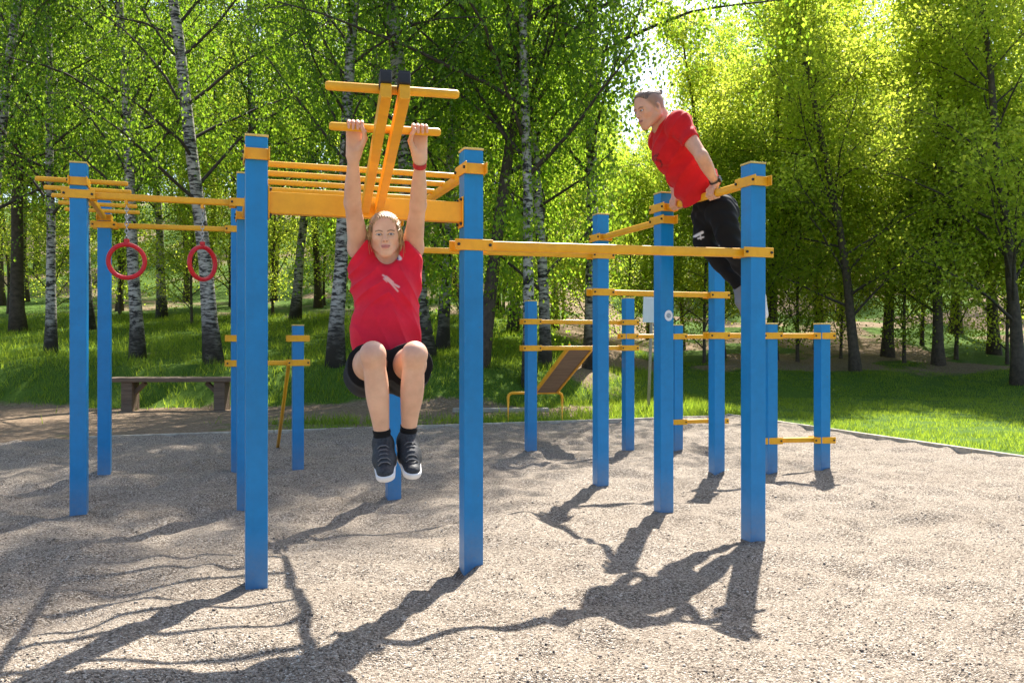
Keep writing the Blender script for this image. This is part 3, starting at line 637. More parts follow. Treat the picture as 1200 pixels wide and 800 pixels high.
#EQUIP_END
#PEOPLE
# ------------------------------------------------------------------ people (implicit surfaces turned into one continuous mesh)
class Field:
    CAP = .06
    def __init__(s, lo, hi, h):
        s.h = h; s.lo = np.asarray(lo, float); n = np.ceil((np.asarray(hi)-s.lo)/h).astype(int)+1
        s.n = n; s.ax = [(s.lo[i]+h*np.arange(n[i])).astype(np.float32) for i in range(3)]
        s.d = np.full(n, s.CAP, np.float32)
    def sub(s, lo, hi, m):
        a = np.clip(np.floor((np.asarray(lo)-m-s.lo)/s.h).astype(int), 0, s.n-1); b = np.clip(np.ceil((np.asarray(hi)+m-s.lo)/s.h).astype(int)+1, 1, s.n)
        sl = tuple(slice(a[i], b[i]) for i in range(3))
        g = (s.ax[0][sl[0]][:, None, None], s.ax[1][sl[1]][None, :, None], s.ax[2][sl[2]][None, None, :])
        return sl, g
    def comb(s, sl, e, k, op):
        a = s.d[sl]
        if op == 'u':
            h = np.maximum(k-np.abs(a-e), 0)/k if k > 0 else 0
            s.d[sl] = np.minimum(a, e)-h*h*k*.25
        else:
            e = -e; h = np.maximum(k-np.abs(a-e), 0)/k
            s.d[sl] = np.maximum(a, e)+h*h*k*.25
    def cap(s, a, b, ra, rb, k=.02, op='u', flat=None, fs=1.0):
        """tapered capsule; flat = direction squeezed by fs (<1 = thinner that way)"""
        a = np.asarray(a, float); b = np.asarray(b, float); m = max(ra, rb)
        sl, (x, y, z) = s.sub(np.minimum(a, b)-m, np.maximum(a, b)+m, s.CAP+.01)
        ba = b-a; L2 = max(float(ba@ba), 1e-9)
        px, py, pz = x-np.float32(a[0]), y-np.float32(a[1]), z-np.float32(a[2])
        t = np.clip((px*ba[0]+py*ba[1]+pz*ba[2])/L2, 0, 1).astype(np.float32)
        qx, qy, qz = px-t*np.float32(ba[0]), py-t*np.float32(ba[1]), pz-t*np.float32(ba[2])
        q2 = qx*qx+qy*qy+qz*qz
        if flat is not None:
            f = nrm(flat); c = qx*f[0]+qy*f[1]+qz*f[2]; q2 = q2+c*c*(1/fs**2-1)
        e = np.sqrt(q2)-(ra+(rb-ra)*t)
        if flat is not None: e = e*max(fs, .7)
        s.comb(sl, e.astype(np.float32), k, op)
    def ell(s, c, r, ax=None, k=.02, op='u'):
        c = np.asarray(c, float); r = np.asarray(r, float); m = r.max()
        sl, (x, y, z) = s.sub(c-m, c+m, s.CAP+.01)
        px, py, pz = x-np.float32(c[0]), y-np.float32(c[1]), z-np.float32(c[2])
        ax = np.eye(3) if ax is None else np.asarray(ax)
        k0 = 0; k1 = 0
        for i in range(3):
            c_ = (px*ax[i][0]+py*ax[i][1]+pz*ax[i][2]).astype(np.float32); k0 = k0+(c_/r[i])**2; k1 = k1+(c_/r[i]**2)**2
        k0 = np.sqrt(k0); k1 = np.sqrt(k1)+1e-6
        s.comb(sl, (k0*(k0-1)/k1).astype(np.float32), k, op)
    def cut(s, p, n, k=.004):
        """remove everything on the side the normal points to"""
        n = nrm(n); e = ((s.ax[0]-p[0])*n[0])[:, None, None]+((s.ax[1]-p[1])*n[1])[None, :, None]+((s.ax[2]-p[2])*n[2])[None, None, :]
        sl = (slice(None),)*3; s.comb(sl, -e.astype(np.float32), k, 's')
    def displace(s, fn):
        s.d += fn(s.ax[0][:, None, None], s.ax[1][None, :, None], s.ax[2][None, None, :]).astype(np.float32)
    def mesh(s):
        d = s.d; ins = d < 0; n = s.n
        cnt = np.zeros(n-1, np.int8); offs = [(i, j, k) for i in (0, 1) for j in (0, 1) for k in (0, 1)]
        for i, j, k in offs: cnt += ins[i:n[0]-1+i, j:n[1]-1+j, k:n[2]-1+k]
        act = (cnt > 0) & (cnt < 8); idx = np.argwhere(act); m = len(idx)
        ids = np.full(n-1, -1, np.int32); ids[act] = np.arange(m)
        val = np.stack([d[idx[:, 0]+i, idx[:, 1]+j, idx[:, 2]+k] for i, j, k in offs], 1)
        O = np.array(offs, float); acc = np.zeros((m, 3)); num = np.zeros(m)
        for a in range(8):
            for b in range(a+1, 8):
                if np.abs(O[a]-O[b]).sum() != 1: continue
                sg = (val[:, a] < 0) != (val[:, b] < 0); t = val[:, a]/(val[:, a]-val[:, b]+1e-12)
                acc[sg] += O[a]+t[sg, None]*(O[b]-O[a]); num[sg] += 1
        v = s.lo+(idx+acc/num[:, None])*s.h
        quads = []
        for axis in range(3):
            o1, o2 = [(1, 2), (2, 0), (0, 1)][axis]
            sl0 = [slice(1, n[i]-1) for i in range(3)]; sl0[axis] = slice(0, n[axis]-1); sl1 = list(sl0); sl1[axis] = slice(1, n[axis])
            A = ins[tuple(sl0)]; B_ = ins[tuple(sl1)]; e = np.argwhere(A != B_)
            base = e.copy(); base[:, o1] += 1; base[:, o2] += 1
            def vid(d1, d2):
                q = base.copy(); q[:, o1] -= d1; q[:, o2] -= d2; return ids[q[:, 0], q[:, 1], q[:, 2]]
            qd = np.stack([vid(1, 1), vid(0, 1), vid(0, 0), vid(1, 0)], 1)
            fl = ~A[e[:, 0], e[:, 1], e[:, 2]]; qd[fl] = qd[fl][:, ::-1]; quads.append(qd)
        q = np.concatenate(quads); q = q[(q >= 0).all(1)]
        return v, q
def relax(v, q, it=1, lam=.5):
    e = np.concatenate([q[:, [0, 1]], q[:, [1, 2]], q[:, [2, 3]], q[:, [3, 0]]])
    for _ in range(it):
        acc = np.zeros_like(v); c = np.bincount(e.ravel(), minlength=len(v))
        for k in range(3): acc[:, k] = np.bincount(e[:, 0], v[e[:, 1], k], len(v))+np.bincount(e[:, 1], v[e[:, 0], k], len(v))
        v = v*(1-lam)+lam*acc/np.maximum(c, 1)[:, None]
    return v
def person_mesh(name, fld, mat, par, colfn=None, it=1):
    v, q = fld.mesh(); v = relax(v, q, it)
    col = colfn(v) if colfn else None
    me = np_mesh(name, v-np.array(par.matrix_world.translation if par.parent is None else par.location), q, attrs={'Col': col} if col is not None else None)
    return obj(name, me, mat, par)
def segdist(v, a, b):
    a = np.asarray(a); b = np.asarray(b); ba = b-a; t = np.clip(((v-a)@ba)/(ba@ba), 0, 1); return np.linalg.norm(v-a-t[:, None]*ba, axis=1)
def polydist(v, pts): return np.min([segdist(v, pts[i], pts[i+1]) for i in range(len(pts)-1)], axis=0)

def cloth_mat(name, col, rough=.75, use=True, scale=240, sheen=.06):
    m, nt, b = newmat(name); tc = N(nt, 'ShaderNodeTexCoord')
    n = noise_tex(nt, 14, 4, .6, tc.outputs['Object'])
    r = ramp(nt, n.outputs[0], [(.3, (.88,)*3), (.7, (1.05,)*3)]); mx = N(nt, 'ShaderNodeMixRGB', blend_type='MULTIPLY'); mx.inputs[0].default_value = 1
    if use:
        a = N(nt, 'ShaderNodeAttribute'); a.attribute_name = 'Col'; nt.links.new(a.outputs['Color'], mx.inputs[1])
    else: mx.inputs[1].default_value = (*col, 1)
    nt.links.new(r.outputs[0], mx.inputs[2]); nt.links.new(mx.outputs[0], b.inputs['Base Color'])
    b.inputs['Roughness'].default_value = rough; b.inputs['Sheen Weight'].default_value = sheen; b.inputs['Specular IOR Level'].default_value = .22
    n2 = noise_tex(nt, scale, 2, .5, tc.outputs['Object']); bump(nt, b, n2.outputs[0], .12, .002)
    return m
def skin_mat(name):
    m, nt, b = newmat(name); tc = N(nt, 'ShaderNodeTexCoord'); a = N(nt, 'ShaderNodeAttribute'); a.attribute_name = 'Col'
    n = noise_tex(nt, 16, 5, .6, tc.outputs['Object']); r = ramp(nt, n.outputs[0], [(.3, (.88, .84, .82)), (.7, (1.06, 1.04, 1.03))])
    mx = N(nt, 'ShaderNodeMixRGB', blend_type='MULTIPLY'); mx.inputs[0].default_value = 1; nt.links.new(a.outputs['Color'], mx.inputs[1]); nt.links.new(r.outputs[0], mx.inputs[2])
    nt.links.new(mx.outputs[0], b.inputs['Base Color']); b.inputs['Roughness'].default_value = .48
    b.inputs['Subsurface Weight'].default_value = .18; b.inputs['Subsurface Radius'].default_value = (1, .35, .2); b.inputs['Subsurface Scale'].default_value = .012
    n2 = noise_tex(nt, 260, 3, .6, tc.outputs['Object']); bump(nt, b, n2.outputs[0], .10, .0015)
    return m
def hair_mat(name, c1, c2):
    m, nt, b = newmat(name); tc = N(nt, 'ShaderNodeTexCoord'); mp = N(nt, 'ShaderNodeMapping'); mp.inputs['Scale'].default_value = (160, 30, 22)
    nt.links.new(tc.outputs['Object'], mp.inputs[0]); n = noise_tex(nt, 1.5, 5, .6, mp.outputs[0])
    r = ramp(nt, n.outputs[0], [(.32, c1), (.68, c2)]); nt.links.new(r.outputs[0], b.inputs['Base Color']); b.inputs['Roughness'].default_value = .38
    bump(nt, b, n.outputs[0], .6, .004); return m
M['skin'] = skin_mat('skin'); M['shirt'] = cloth_mat('red_jersey', None); M['black'] = cloth_mat('black_fabric', (.006, .006, .007), .75, False, 240, .03)
M['pants'] = cloth_mat('black_tracksuit', None, .75, True, 240, .03)
M['shoe'] = plain('black_knit_shoe', (.022, .022, .024), .6, 0, 110, .8, .5); M['sole'] = plain('white_sole', (.72, .70, .68), .55, 0, 20, .1, .1)
M['shoe_grey'] = cloth_mat('grey_shoe', (.20, .20, .21), .6, False, 120)
M['hair_f'] = hair_mat('blonde_hair', (.22, .12, .05), (.66, .44, .21)); M['hair_m'] = hair_mat('brown_hair', (.075, .045, .028), (.22, .14, .085))
M['watch'] = plain('black_watch', (.012, .012, .014), .35); M['redband'] = plain('red_wrist_band', (.45, .01, .015), .5)
M['eye'] = cloth_mat('eyeball', None, .12, True, 10, 0); M['lace'] = plain('grey_lace', (.13, .13, .135), .8)

def head(f, M3, o, s=1.0, female=True):
    """M3 rows: right, forward, up (world); o = chin point; all sizes for a 0.225 m head"""
    Mt = np.asarray(M3).T
    def P(x, y, z): return o+Mt@(np.array([x, y, z])*s)
    ax = np.asarray(M3)
    def E(c, r, k=.02, op='u'): f.ell(P(*c), np.array(r)*s, ax, k*s, op)
    def K(a, b, ra, rb, k=.015, op='u'): f.cap(P(*a), P(*b), ra*s, rb*s, k*s, op)
    E((0, -.012, .143), (.075, .093, .082)); E((0, .012, .165), (.066, .072, .055), .03)
    E((0, .022, .085), (.060, .066, .075), .03)
    jw = .045 if female else .052
    for sx in (-1, 1):
        K((sx*jw*1.18, -.008, .062), (sx*.016, .066, .018), .020, .017, .03)
        E((sx*.040, .056, .094), (.022, .022, .020), .03)
    E((0, .070, .014), (.020, .018, .016), .025)
    K((-.040, .070, .130), (.040, .070, .130), .013, .013, .03)
    for sx in (-1, 1): E((sx*.031, .094, .1115), (.018, .016, .0105), .014, 'd')
    K((0, .086, .120), (0, .105, .085), .0075, .0105, .014)
    for sx in (-1, 1): E((sx*.0105, .096, .080), (.0075, .010, .0065), .008)
    E((0, .080, .050), (.030, .020, .020), .02)
    K((-.021, .087, .0545), (0, .0965, .0575), .0045, .0062, .006); K((.021, .087, .0545), (0, .0965, .0575), .0045, .0062, .006)
    K((-.018, .087, .0465), (.018, .087, .0465), .0055, .0055, .006); E((0, .0945, .0455), (.014, .007, .0062), .006)
    K((-.022, .094, .0515), (.022, .094, .0515), .0016, .0016, .004, 'd')
    for sx in (-1, 1):
        E((sx*.031, .079, .1115), (.0165, .011, .0085), .004)      # closed-over lids and eyeball bulge
        E((sx*.077, -.008, .105), (.010, .020, .032), .008); E((sx*.083, -.002, .106), (.006, .010, .018), .006, 'd')
    return P
def head_col(v, col, P, s, lip, brow, l):
    """l = vertex positions in head space; features lie on the front of the face"""
    fr = (l[:, 1] > .045) & (l[:, 2] > -.01) & (l[:, 2] < .16); q = l*np.array([1, 0, 1])
    def paint_(pts, r_, soft, c_, amt):
        nonlocal col
        d = polydist(q, [np.array((x, 0, z)) for x, z in pts]); w_ = (np.clip((r_-d)/soft+.5, 0, 1)*amt*fr)[:, None]; col = col*(1-w_)+np.array(c_)*w_
    paint_([(-.019, .0545), (0, .0570), (.019, .0545)], .0048, .003, lip, .9); paint_([(-.014, .0465), (0, .0452), (.014, .0465)], .0058, .003, lip, .85)
    paint_([(-.022, .0515), (0, .0515), (.022, .0515)], .0016, .0022, (.10, .02, .018), .85)
    paint_([(-.012, .033), (.012, .033)], .004, .008, (.30, .14, .10), .25)
    for sx in (-1, 1):
        paint_([(sx*.014, .1285), (sx*.030, .1335), (sx*.048, .1290)], .0030, .0035, brow, .9)
        paint_([(sx*.0145, .1110), (sx*.022, .1165), (sx*.033, .1180), (sx*.047, .1125)], .0020, .0025, (.03, .018, .012), .95)
        paint_([(sx*.017, .1080), (sx*.030, .1050), (sx*.045, .1085)], .0010, .0025, (.14, .07, .05), .5)
        paint_([(sx*.0095, .0775), (sx*.006, .0770)], .0030, .0025, (.12, .04, .03), .7)
        paint_([(sx*.016, .083), (sx*.024, .064)], .0015, .006, (.38, .18, .13), .3)
        d = np.linalg.norm((l-np.array((sx*.040, .06, .082))), axis=1); w_ = np.clip(1-d/.034, 0, 1)[:, None]*.4; col = col*(1-w_)+col*np.array((1.1, .78, .76))*w_
    return col
def eyes(par, P, s, gaze, iris):
    for sx in (-1, 1):
        c = P(sx*.031, .0825, .1118); n, k = 14, 20
        th = np.linspace(0, np.pi, n); ph = np.arange(k)*2*np.pi/k; g = nrm(gaze); a = nrm(np.cross(g, Z)); b = np.cross(a, g)
        TH, PH = np.meshgrid(th, ph, indexing='ij'); r = .0108*s
        sc = 1.0
        v = c+r*(np.cos(TH)[..., None]*g+np.sin(TH)[..., None]*(np.cos(PH)[..., None]*a*1.25+np.sin(PH)[..., None]*b*.62)); v = v.reshape(-1, 3)
        i = np.arange(n-1)[:, None]*k; j = np.arange(k)[None]; j2 = (j+1) % k
        q = np.stack([i+j, i+k+j, i+k+j2, i+j2], -1).reshape(-1, 4)
        t = TH.ravel(); col = np.where((t < .30)[:, None], np.array((.008, .006, .005)), np.where((t < .62)[:, None], np.array(iris), np.array((.62, .57, .54))))
        obj('eye', np_mesh('eye', v-np.array(par.location), q, attrs={'Col': col}), M['eye'], par)

def grip_hand(f, wrist, c, b, side, wd, angles, thumb_sgn, s=1.0, rb=.018, thumb_under=True):
    """c = point on bar axis, b = bar direction, wd = unit vector from bar towards the wrist (perp. to b), side = unit vector the knuckles lie towards"""
    b = nrm(b); wd = nrm(wd-b*(wd@b)); side = nrm(side-b*(side@b)-wd*(side@wd))
    rr = rb+.0085*s
    def ring(a, o, r_=rr): return c+b*o+wd*math.cos(a)*r_+side*math.sin(a)*r_
    offs = [(-.030, .97, .0088), (-.0100, 1.04, .0090), (.0100, 1.0, .0086), (.0290, .90, .0078)]
    palm = []
    for i, (o_, ln, fr) in enumerate(offs):
        o_ = -o_*thumb_sgn*s; fr *= s
        an = [R(x) for x in angles]
        pts = [ring(an[0], o_, rr+.007), ring(an[1], o_, rr+.002), ring(an[2], o_*1.02, rr), ring(an[3]-.12*(i == 3), o_*1.03, rr-.001)]
        palm.append(pts[0])
        for k in range(3): f.cap(pts[k], pts[k+1], fr*(1.08-.10*k), fr*(1.0-.10*k), .003)
    wr = np.asarray(wrist)
    for i, p in enumerate(palm):
        q = wr+b*(-offs[i][0]*thumb_sgn)*s*.62; f.cap(q, p, .0165*s, .0115*s, .012, flat=side, fs=.85)
    tb = wr+b*thumb_sgn*.022*s+(c-wr)*.15; tm = c+wd*(rb+.026)*1.0+b*thumb_sgn*.044*s+side*.000; tt = ring(R(-52), thumb_sgn*.040*s, rr+.003); te = ring(R(-98), thumb_sgn*.026*s, rr+.001)
    f.cap(tb, tm, .0155*s, .0125*s, .012); f.cap(tm, tt, .0112*s, .0098*s, .005); f.cap(tt, te, .0098*s, .0082*s, .004)

def limb(f, a, b, r, k=.015):
    """one tapered limb from a to b whose radius runs smoothly through the list r"""
    a = np.asarray(a, float); b = np.asarray(b, float); m = max(r)
    tt = np.linspace(0, 1, 64); rr_ = np.interp(tt, np.linspace(0, 1, len(r)), r); rr_ = np.convolve(np.pad(rr_, 6, 'edge'), np.ones(13)/13, 'valid').astype(np.float32)
    sl, (x, y, z) = f.sub(np.minimum(a, b)-m, np.maximum(a, b)+m, f.CAP+.01)
    ba = b-a; px, py, pz = x-np.float32(a[0]), y-np.float32(a[1]), z-np.float32(a[2])
    t = np.clip((px*ba[0]+py*ba[1]+pz*ba[2])/float(ba@ba), 0, 1).astype(np.float32)
    e = np.sqrt((px-t*np.float32(ba[0]))**2+(py-t*np.float32(ba[1]))**2+(pz-t*np.float32(ba[2]))**2)
    u = t*63; i0 = np.minimum(u.astype(np.int32), 62); fr = u-i0
    f.comb(sl, (e-(rr_[i0]*(1-fr)+rr_[i0+1]*fr)).astype(np.float32), k, 'u')

# ---- woman hanging from the lever handle
def woman():
    e = thing('person', 'woman in red t-shirt and black shorts hanging from the yellow lever with knees drawn up', 'person', (-.56, 4.02, .70))
    bpy.context.view_layer.update()
    hb = HB; rt_ = lr_ if lr_[0] > 0 else -lr_; fw = nrm(np.cross(rt_, Z)*1.0); fw = fw if fw[1] < 0 else -fw
    S = {}
    for n_, off in (('R', -.131), ('L', .150)): S['hand'+n_] = hb+rt_*off
    S['wrR'] = at(414, 187, 3.73); S['wrL'] = at(492, 190, 3.79); S['elR'] = at(413, 238, 3.91); S['elL'] = at(490, 240, 3.97)
    S['shR'] = at(421, 291, 4.11); S['shL'] = at(483, 291, 4.16)
    S['hipR'] = at(430, 437, 4.02); S['hipL'] = at(475, 437, 4.06); S['knR'] = at(437, 415, 3.60); S['knL'] = at(486, 415, 3.64)
    S['anR'] = at(449, 520, 3.69); S['anL'] = at(478, 515, 3.75); S['toR'] = at(450, 541, 3.54); S['toL'] = at(484, 539, 3.60)
    nb = at(453, 296, 4.15); wa = at(453, 385, 4.09); pe = at(453, 425, 4.06); ch = at(453, 335, 4.13)
    fc = nrm(np.array([0, 0, CAMZ+.10])-at(452, 275, 4.06)); hz_ = nrm(np.array([fc[0], fc[1], 0])); 
    hf = nrm(hz_+Z*-.13); hr = nrm(np.cross(hf, Z)); hu = np.cross(hr, hf); roll = R(-3); hr, hu = hr*math.cos(roll)+hu*math.sin(roll), hu*math.cos(roll)-hr*math.sin(roll)
    Hm = np.stack([hr, hf, hu]); hs = .91
    chin = at(452.5, 300.0, 4.02)-hf*.05
    f = Field((-.86, 3.42, .66), (-.22, 4.36, 2.26), .0033)
    for sd in 'RL':
        el, wr, sh = S['el'+sd], S['wr'+sd], S['sh'+sd]
        limb(f, sh, el, [.050, .049, .044, .039, .036], .02); limb(f, el, wr, [.036, .039, .035, .028, .0235], .02)
        f.cap(wr, wr+(S['hand'+sd]-wr)*.25, .0245, .022, .01, flat=fw, fs=.8)
        grip_hand(f, wr+(S['hand'+sd]-wr)*.12, S['hand'+sd], rt_, -fw, -Z+fw*-.15, (78, 160, 225, 288), 1 if sd == 'R' else -1, .95)
        hp, kn, an = S['hip'+sd], S['kn'+sd], S['an'+sd]
        limb(f, hp, kn, [.094, .092, .078, .063, .050], .025)
        f.ell(kn+np.array([0, -.010, -.004]), (.038, .042, .046), None, .03)
        tow = kn+(an-kn)
        limb(f, kn, an, [.050, .047, .049, .048, .041, .034, .0305], .02)
        cf = kn+(an-kn)*.33+np.array([0, .026, 0]); f.ell(cf, (.039, .038, .105), None, .03)
    f.cap(nb, ch, .075, .105, .04, flat=fw, fs=.75); f.cap(ch, wa, .115, .10, .04, flat=fw, fs=.75); f.cap(wa, pe, .105, .115, .04, flat=fw, fs=.8)
    for sd in 'RL': f.cap(nb-Z*.03, S['sh'+sd], .055, .048, .04)
    f.cap(nb-Z*.04, chin+hu*.05-hf*.045, .050, .046, .03)
    P = head(f, Hm, chin, hs)
    sk = np.array((.72, .43, .285))
    def colfn(v):
        col = np.tile(sk, (len(v), 1))
        nz = fbm(v[:, 0]*14+v[:, 1]*9, v[:, 2]*14, 3, 3)[:, None]; col = col*(1+(nz-.5)*np.array((.14, .26, .28)))
        for sd in 'RL':
            kd = np.linalg.norm(v-S['kn'+sd]-np.array([0, -.04, .02]), axis=1); w_ = np.clip(1-kd/.08, 0, 1)[:, None]*.45; col = col*(1-w_)+np.array((.60, .30, .22))*w_
            hd = np.linalg.norm(v-S['hand'+sd], axis=1); w_ = np.clip(1.2-hd/.06, 0, 1)[:, None]*.45; col = col*(1-w_)+np.array((.66, .34, .25))*w_
        return head_col(v, col, P, hs, (.50, .17, .15), (.13, .075, .04), (v-chin)@Hm.T/hs)
    person_mesh('body', f, M['skin'], e, colfn, 1)
    eyes(e, P, hs, np.array([0, 0, CAMZ])-P(0, .08, .11), (.07, .06, .045))
    # hair, pulled back, with a loose tail behind the left side of the neck
    h = Field(P(0, 0, .1)-.20, P(0, 0, .1)+.20, .0033)
    axm = Hm
    h.ell(P(0, -.014, .147), np.array((.0805, .100, .086))*hs, axm, .01); h.ell(P(0, -.03, .115), np.array((.080, .080, .075))*hs, axm, .02)
    h.ell(P(0, .008, .167), np.array((.0725, .080, .0600))*hs, axm, .01)
    h.ell(P(0, .088, .098), np.array((.0665, .080, .0965))*hs, axm, .012, 'd')       # face opening
    h.cut(P(0, 0, .055), -hu+hf*.9, .01)
    for sx, dx in ((-1, 0), (1, .006)):
        pts = [P(sx*.070, .020, .150), P(sx*.083, .010, .110), P(sx*(.084+dx), .004, .065), P(sx*(.077+dx), -.006, .020)]
        for i in range(3): h.cap(pts[i], pts[i+1], [.009, .010, .008][i]*hs, [.010, .008, .004][i]*hs, .012)
    pts = [P(.03, -.10, .13), P(.05, -.12, .06), P(.075, -.10, -.02), P(.085, -.075, -.075)]
    for i in range(3): h.cap(pts[i], pts[i+1], [.028, .026, .020][i], [.026, .020, .008][i], .015)
    def strands(x, y, z):
        a = (x-P(0, 0, 0)[0])*hr[0]+(y-P(0, 0, 0)[1])*hr[1]+(z-P(0, 0, 0)[2])*hr[2]
        return .0016*np.sin(a*520+8*np.sin(z*30+y*26))+.0010*np.sin(a*910+z*40)
    h.displace(strands)
    hair = person_mesh('hair', h, M['hair_f'], e, None, 1)
    r = np.random.default_rng(5); st_ = []
    for i in range(240):
        th = r.uniform(-1.45, 1.45); x0 = .070*math.sin(th); z0 = .115+.085*math.cos(th)*1.0; lift = r.uniform(.000, .006)+(.010*r.random() if r.random() < .08 else 0)
        pts = []
        for q_ in np.linspace(0, 1, 7):
            an_ = q_*2.0; yy = .055-.155*q_; rr2 = np.array([x0*(1-.15*q_), yy, z0+.020*math.sin(q_*3.0)-.06*q_**2])
            c0 = np.array([0, -.010, .140]); dv = rr2-c0; k_ = math.sqrt((dv[0]/.081)**2+(dv[1]/.100)**2+(dv[2]/.087)**2)
            pts.append(P(*(c0+dv/max(k_, 1e-6)*(1+lift/.085)+r.normal(0, .0009, 3))))
        st_.append(tube_np(pts, np.linspace(.0013, .0009, 7), 4, False))
    for sx in (-1, 1):
        for i in range(26):
            a_ = r.normal(0, .006, 3); pts = [P(sx*.070+a_[0], .018+a_[1], .150), P(sx*.083+a_[0], .010+a_[1], .105+a_[2]), P(sx*.085+a_[0]*1.6, .004+a_[1]*1.5, .06+a_[2]), P(sx*.080+a_[0]*2.4, -.004+a_[1]*2, .012+a_[2]*3)]
            st_.append(tube_np(pts, [.0013, .0013, .0011, .0007], 4, False))
    sv = join_tubes(st_); obj('hair_strands', np_mesh('hair_strands', sv[0]-np.array(e.location), sv[1]), M['hair_f'], hair)['kind'] = 'stuff'
    # shirt
    t = Field((-.90, 3.75, 1.03), (-.18, 4.42, 1.86), .0036)
    t.cap(nb-Z*.02, ch, .085, .128, .05, flat=fw, fs=.74); t.cap(ch, wa, .160, .158, .05, flat=fw, fs=.74); t.cap(wa, pe-Z*.0, .158, .162, .05, flat=fw, fs=.78)
    for sx in (-1, 1): t.ell(ch+rt_*sx*.062+fw*.075-Z*.035, (.062, .058, .062), None, .05)
    for sd in 'RL':
        sh, el = S['sh'+sd], S['el'+sd]; t.cap(nb-Z*.03, sh, .066, .066, .04); t.cap(sh-Z*.05, sh+(el-sh)*.46, .070, .064, .04)
        sgn = -1 if sd == 'R' else 1; t.cap(ch+rt_*sgn*.075, sh+rt_*sgn*.012-Z*.03, .08, .07, .05)
        t.ell(pe+rt_*sgn*.05+np.array([0, 0, -.01]), (.095, .12, .07), None, .05)
    base_x = at(453, 350, 4.1)
    def folds(x, y, z):
        a = (x-base_x[0])*rt_[0]+(y-base_x[1])*rt_[1]; zz = z-base_x[2]
        vfold = np.sin((np.abs(a)*1.0+zz*.62)*72+2.2*np.sin(zz*13+a*7)+y*8)*np.exp(-((zz-.10)/.16)**2)
        hang_ = np.sin(a*62+3.0*np.sin(zz*9+1.3)+y*20)*(.35+.65*np.clip(-zz*5, 0, 1))
        soft = np.sin(a*23+zz*31+y*17)*np.sin(zz*19-a*13)
        vf = (1-np.abs(np.sin((np.abs(a)*1.0+zz*.62)*40+1.6*np.sin(zz*13+a*7)+y*6))**.7)*np.exp(-((zz-.09)/.15)**2)
        hf_ = (1-np.abs(np.sin(a*30+1.6*np.sin(zz*8+1.3)+y*9))**.7)*(.25+.75*np.clip(-zz*5+.2, 0, 1))
        return -.0135*vf-.0120*hf_+.0050*soft+.006
    t.displace(folds)
    for sd, (ax_, ay_), (bx_, by_) in (('R', (429, 282), (407, 310)), ('L', (476, 280), (497, 306))):
        a = at(ax_, ay_, 4.06); b = at(bx_, by_, 4.06); dr = b-a; nn = np.cross(dr, np.array([0, 1, .25])); nn = nn if nn[2] > 0 else -nn
        # only the sleeve side: cut with a half space limited to beyond the inner point
        nn = nrm(nn)
        x, y, z = t.ax[0][:, None, None], t.ax[1][None, :, None], t.ax[2][None, None, :]
        e1 = (x-a[0])*nn[0]+(y-a[1])*nn[1]+(z-a[2])*nn[2]
        out = ((x-a[0])*rt_[0]+(y-a[1])*rt_[1])*(-1 if sd == 'R' else 1)+.004
        sl = (slice(None),)*3; t.comb(sl, (-np.minimum(e1, out)).astype(np.float32), .004, 's')
    t.cut(at(453, 283, 4.1), Z, .006)
    hem = at(453, 411, 3.95)
    t.cut(hem, np.array([0, 0, -1])+fw*.45)
    t.cut(at(405.5, 330, 4.05), -rt_, .03); t.cut(at(497, 330, 4.1), rt_, .03)
    # neckline
    t.cap(nb-hz_*0+Z*.13+fw*.02, nb+fw*.075+Z*.005, .072, .040, .012, 'd'); t.cap(nb+fw*.07, nb+fw*.105-Z*.045, .036, .018, .010, 'd')
    t.cap(nb+Z*.02-fw*.03, nb+Z*.25-fw*.03, .066, .10, .012, 'd')
    t.cap(at(453.5, 294, 4.08), at(453.5, 305, 3.93), .058, .050, .010, 'd'); t.cap(at(453.5, 305, 3.93), at(454, 318, 3.93), .045, .022, .010, 'd'); t.cap(at(453.5, 300, 4.02), at(454, 316, 4.0), .045, .022, .010, 'd')
    red = np.array((.70, .014, .040))
    def shirtcol(v):
        col = np.tile(red, (len(v), 1)); fr = ((v-ch)@fw > .02)
        def px(x, y): return at(x, y, 4.0)
        def d2(a, b): # flat distance measured on the cloth
            w2 = v.copy(); w2[:, 1] = 0; a = a.copy(); b = b.copy(); a[1] = b[1] = 0; return segdist(w2*np.array([1, 0, 1]), a, b)
        for a, b, r_ in (((448, 322), (453, 325), .006), ((452, 325), (459, 331), .011), ((458, 331), (467, 336), .007), ((459, 333), (466, 341), .006), ((449, 326), (453, 330), .004)):
            w_ = (np.clip((r_-d2(px(*a), px(*b)))/.004, 0, 1)*fr)[:, None]; col = col*(1-w_)+np.array((.80, .45, .42))*w_
        for a, b, r_, c_ in (((462, 297), (466, 301), .012, (.70, .68, .72)), ((463, 300), (464, 302), .006, (.08, .12, .35))):
            w_ = (np.clip((r_-d2(px(*a), px(*b)))/.004, 0, 1)*fr)[:, None]; col = col*(1-w_)+np.array(c_)*w_
        return col
    person_mesh('shirt', t, M['shirt'], e, shirtcol, 1)
    # shorts
    s_ = Field((-.86, 3.62, .93), (-.26, 4.34, 1.32), .0038)
    s_.cap(pe+Z*.06, pe-Z*.0, .125, .132, .05, flat=fw, fs=.85)
    for sd in 'RL':
        hp, kn = S['hip'+sd], S['kn'+sd]; end = hp+(kn-hp)*.52-Z*.006
        s_.cap(hp-Z*.012, end, .108, .103, .04)
    s_.displace(lambda x, y, z: .004*np.sin(y*38+3*np.sin(x*20+z*15))*np.sin(x*25+z*28))
    dth = nrm(S['knR']+S['knL']-S['hipR']-S['hipL']); s_.cut((S['hipR']+S['hipL'])/2+dth*.225, dth-Z*.15)
    person_mesh('shorts', s_, M['black'], e, None, 2)
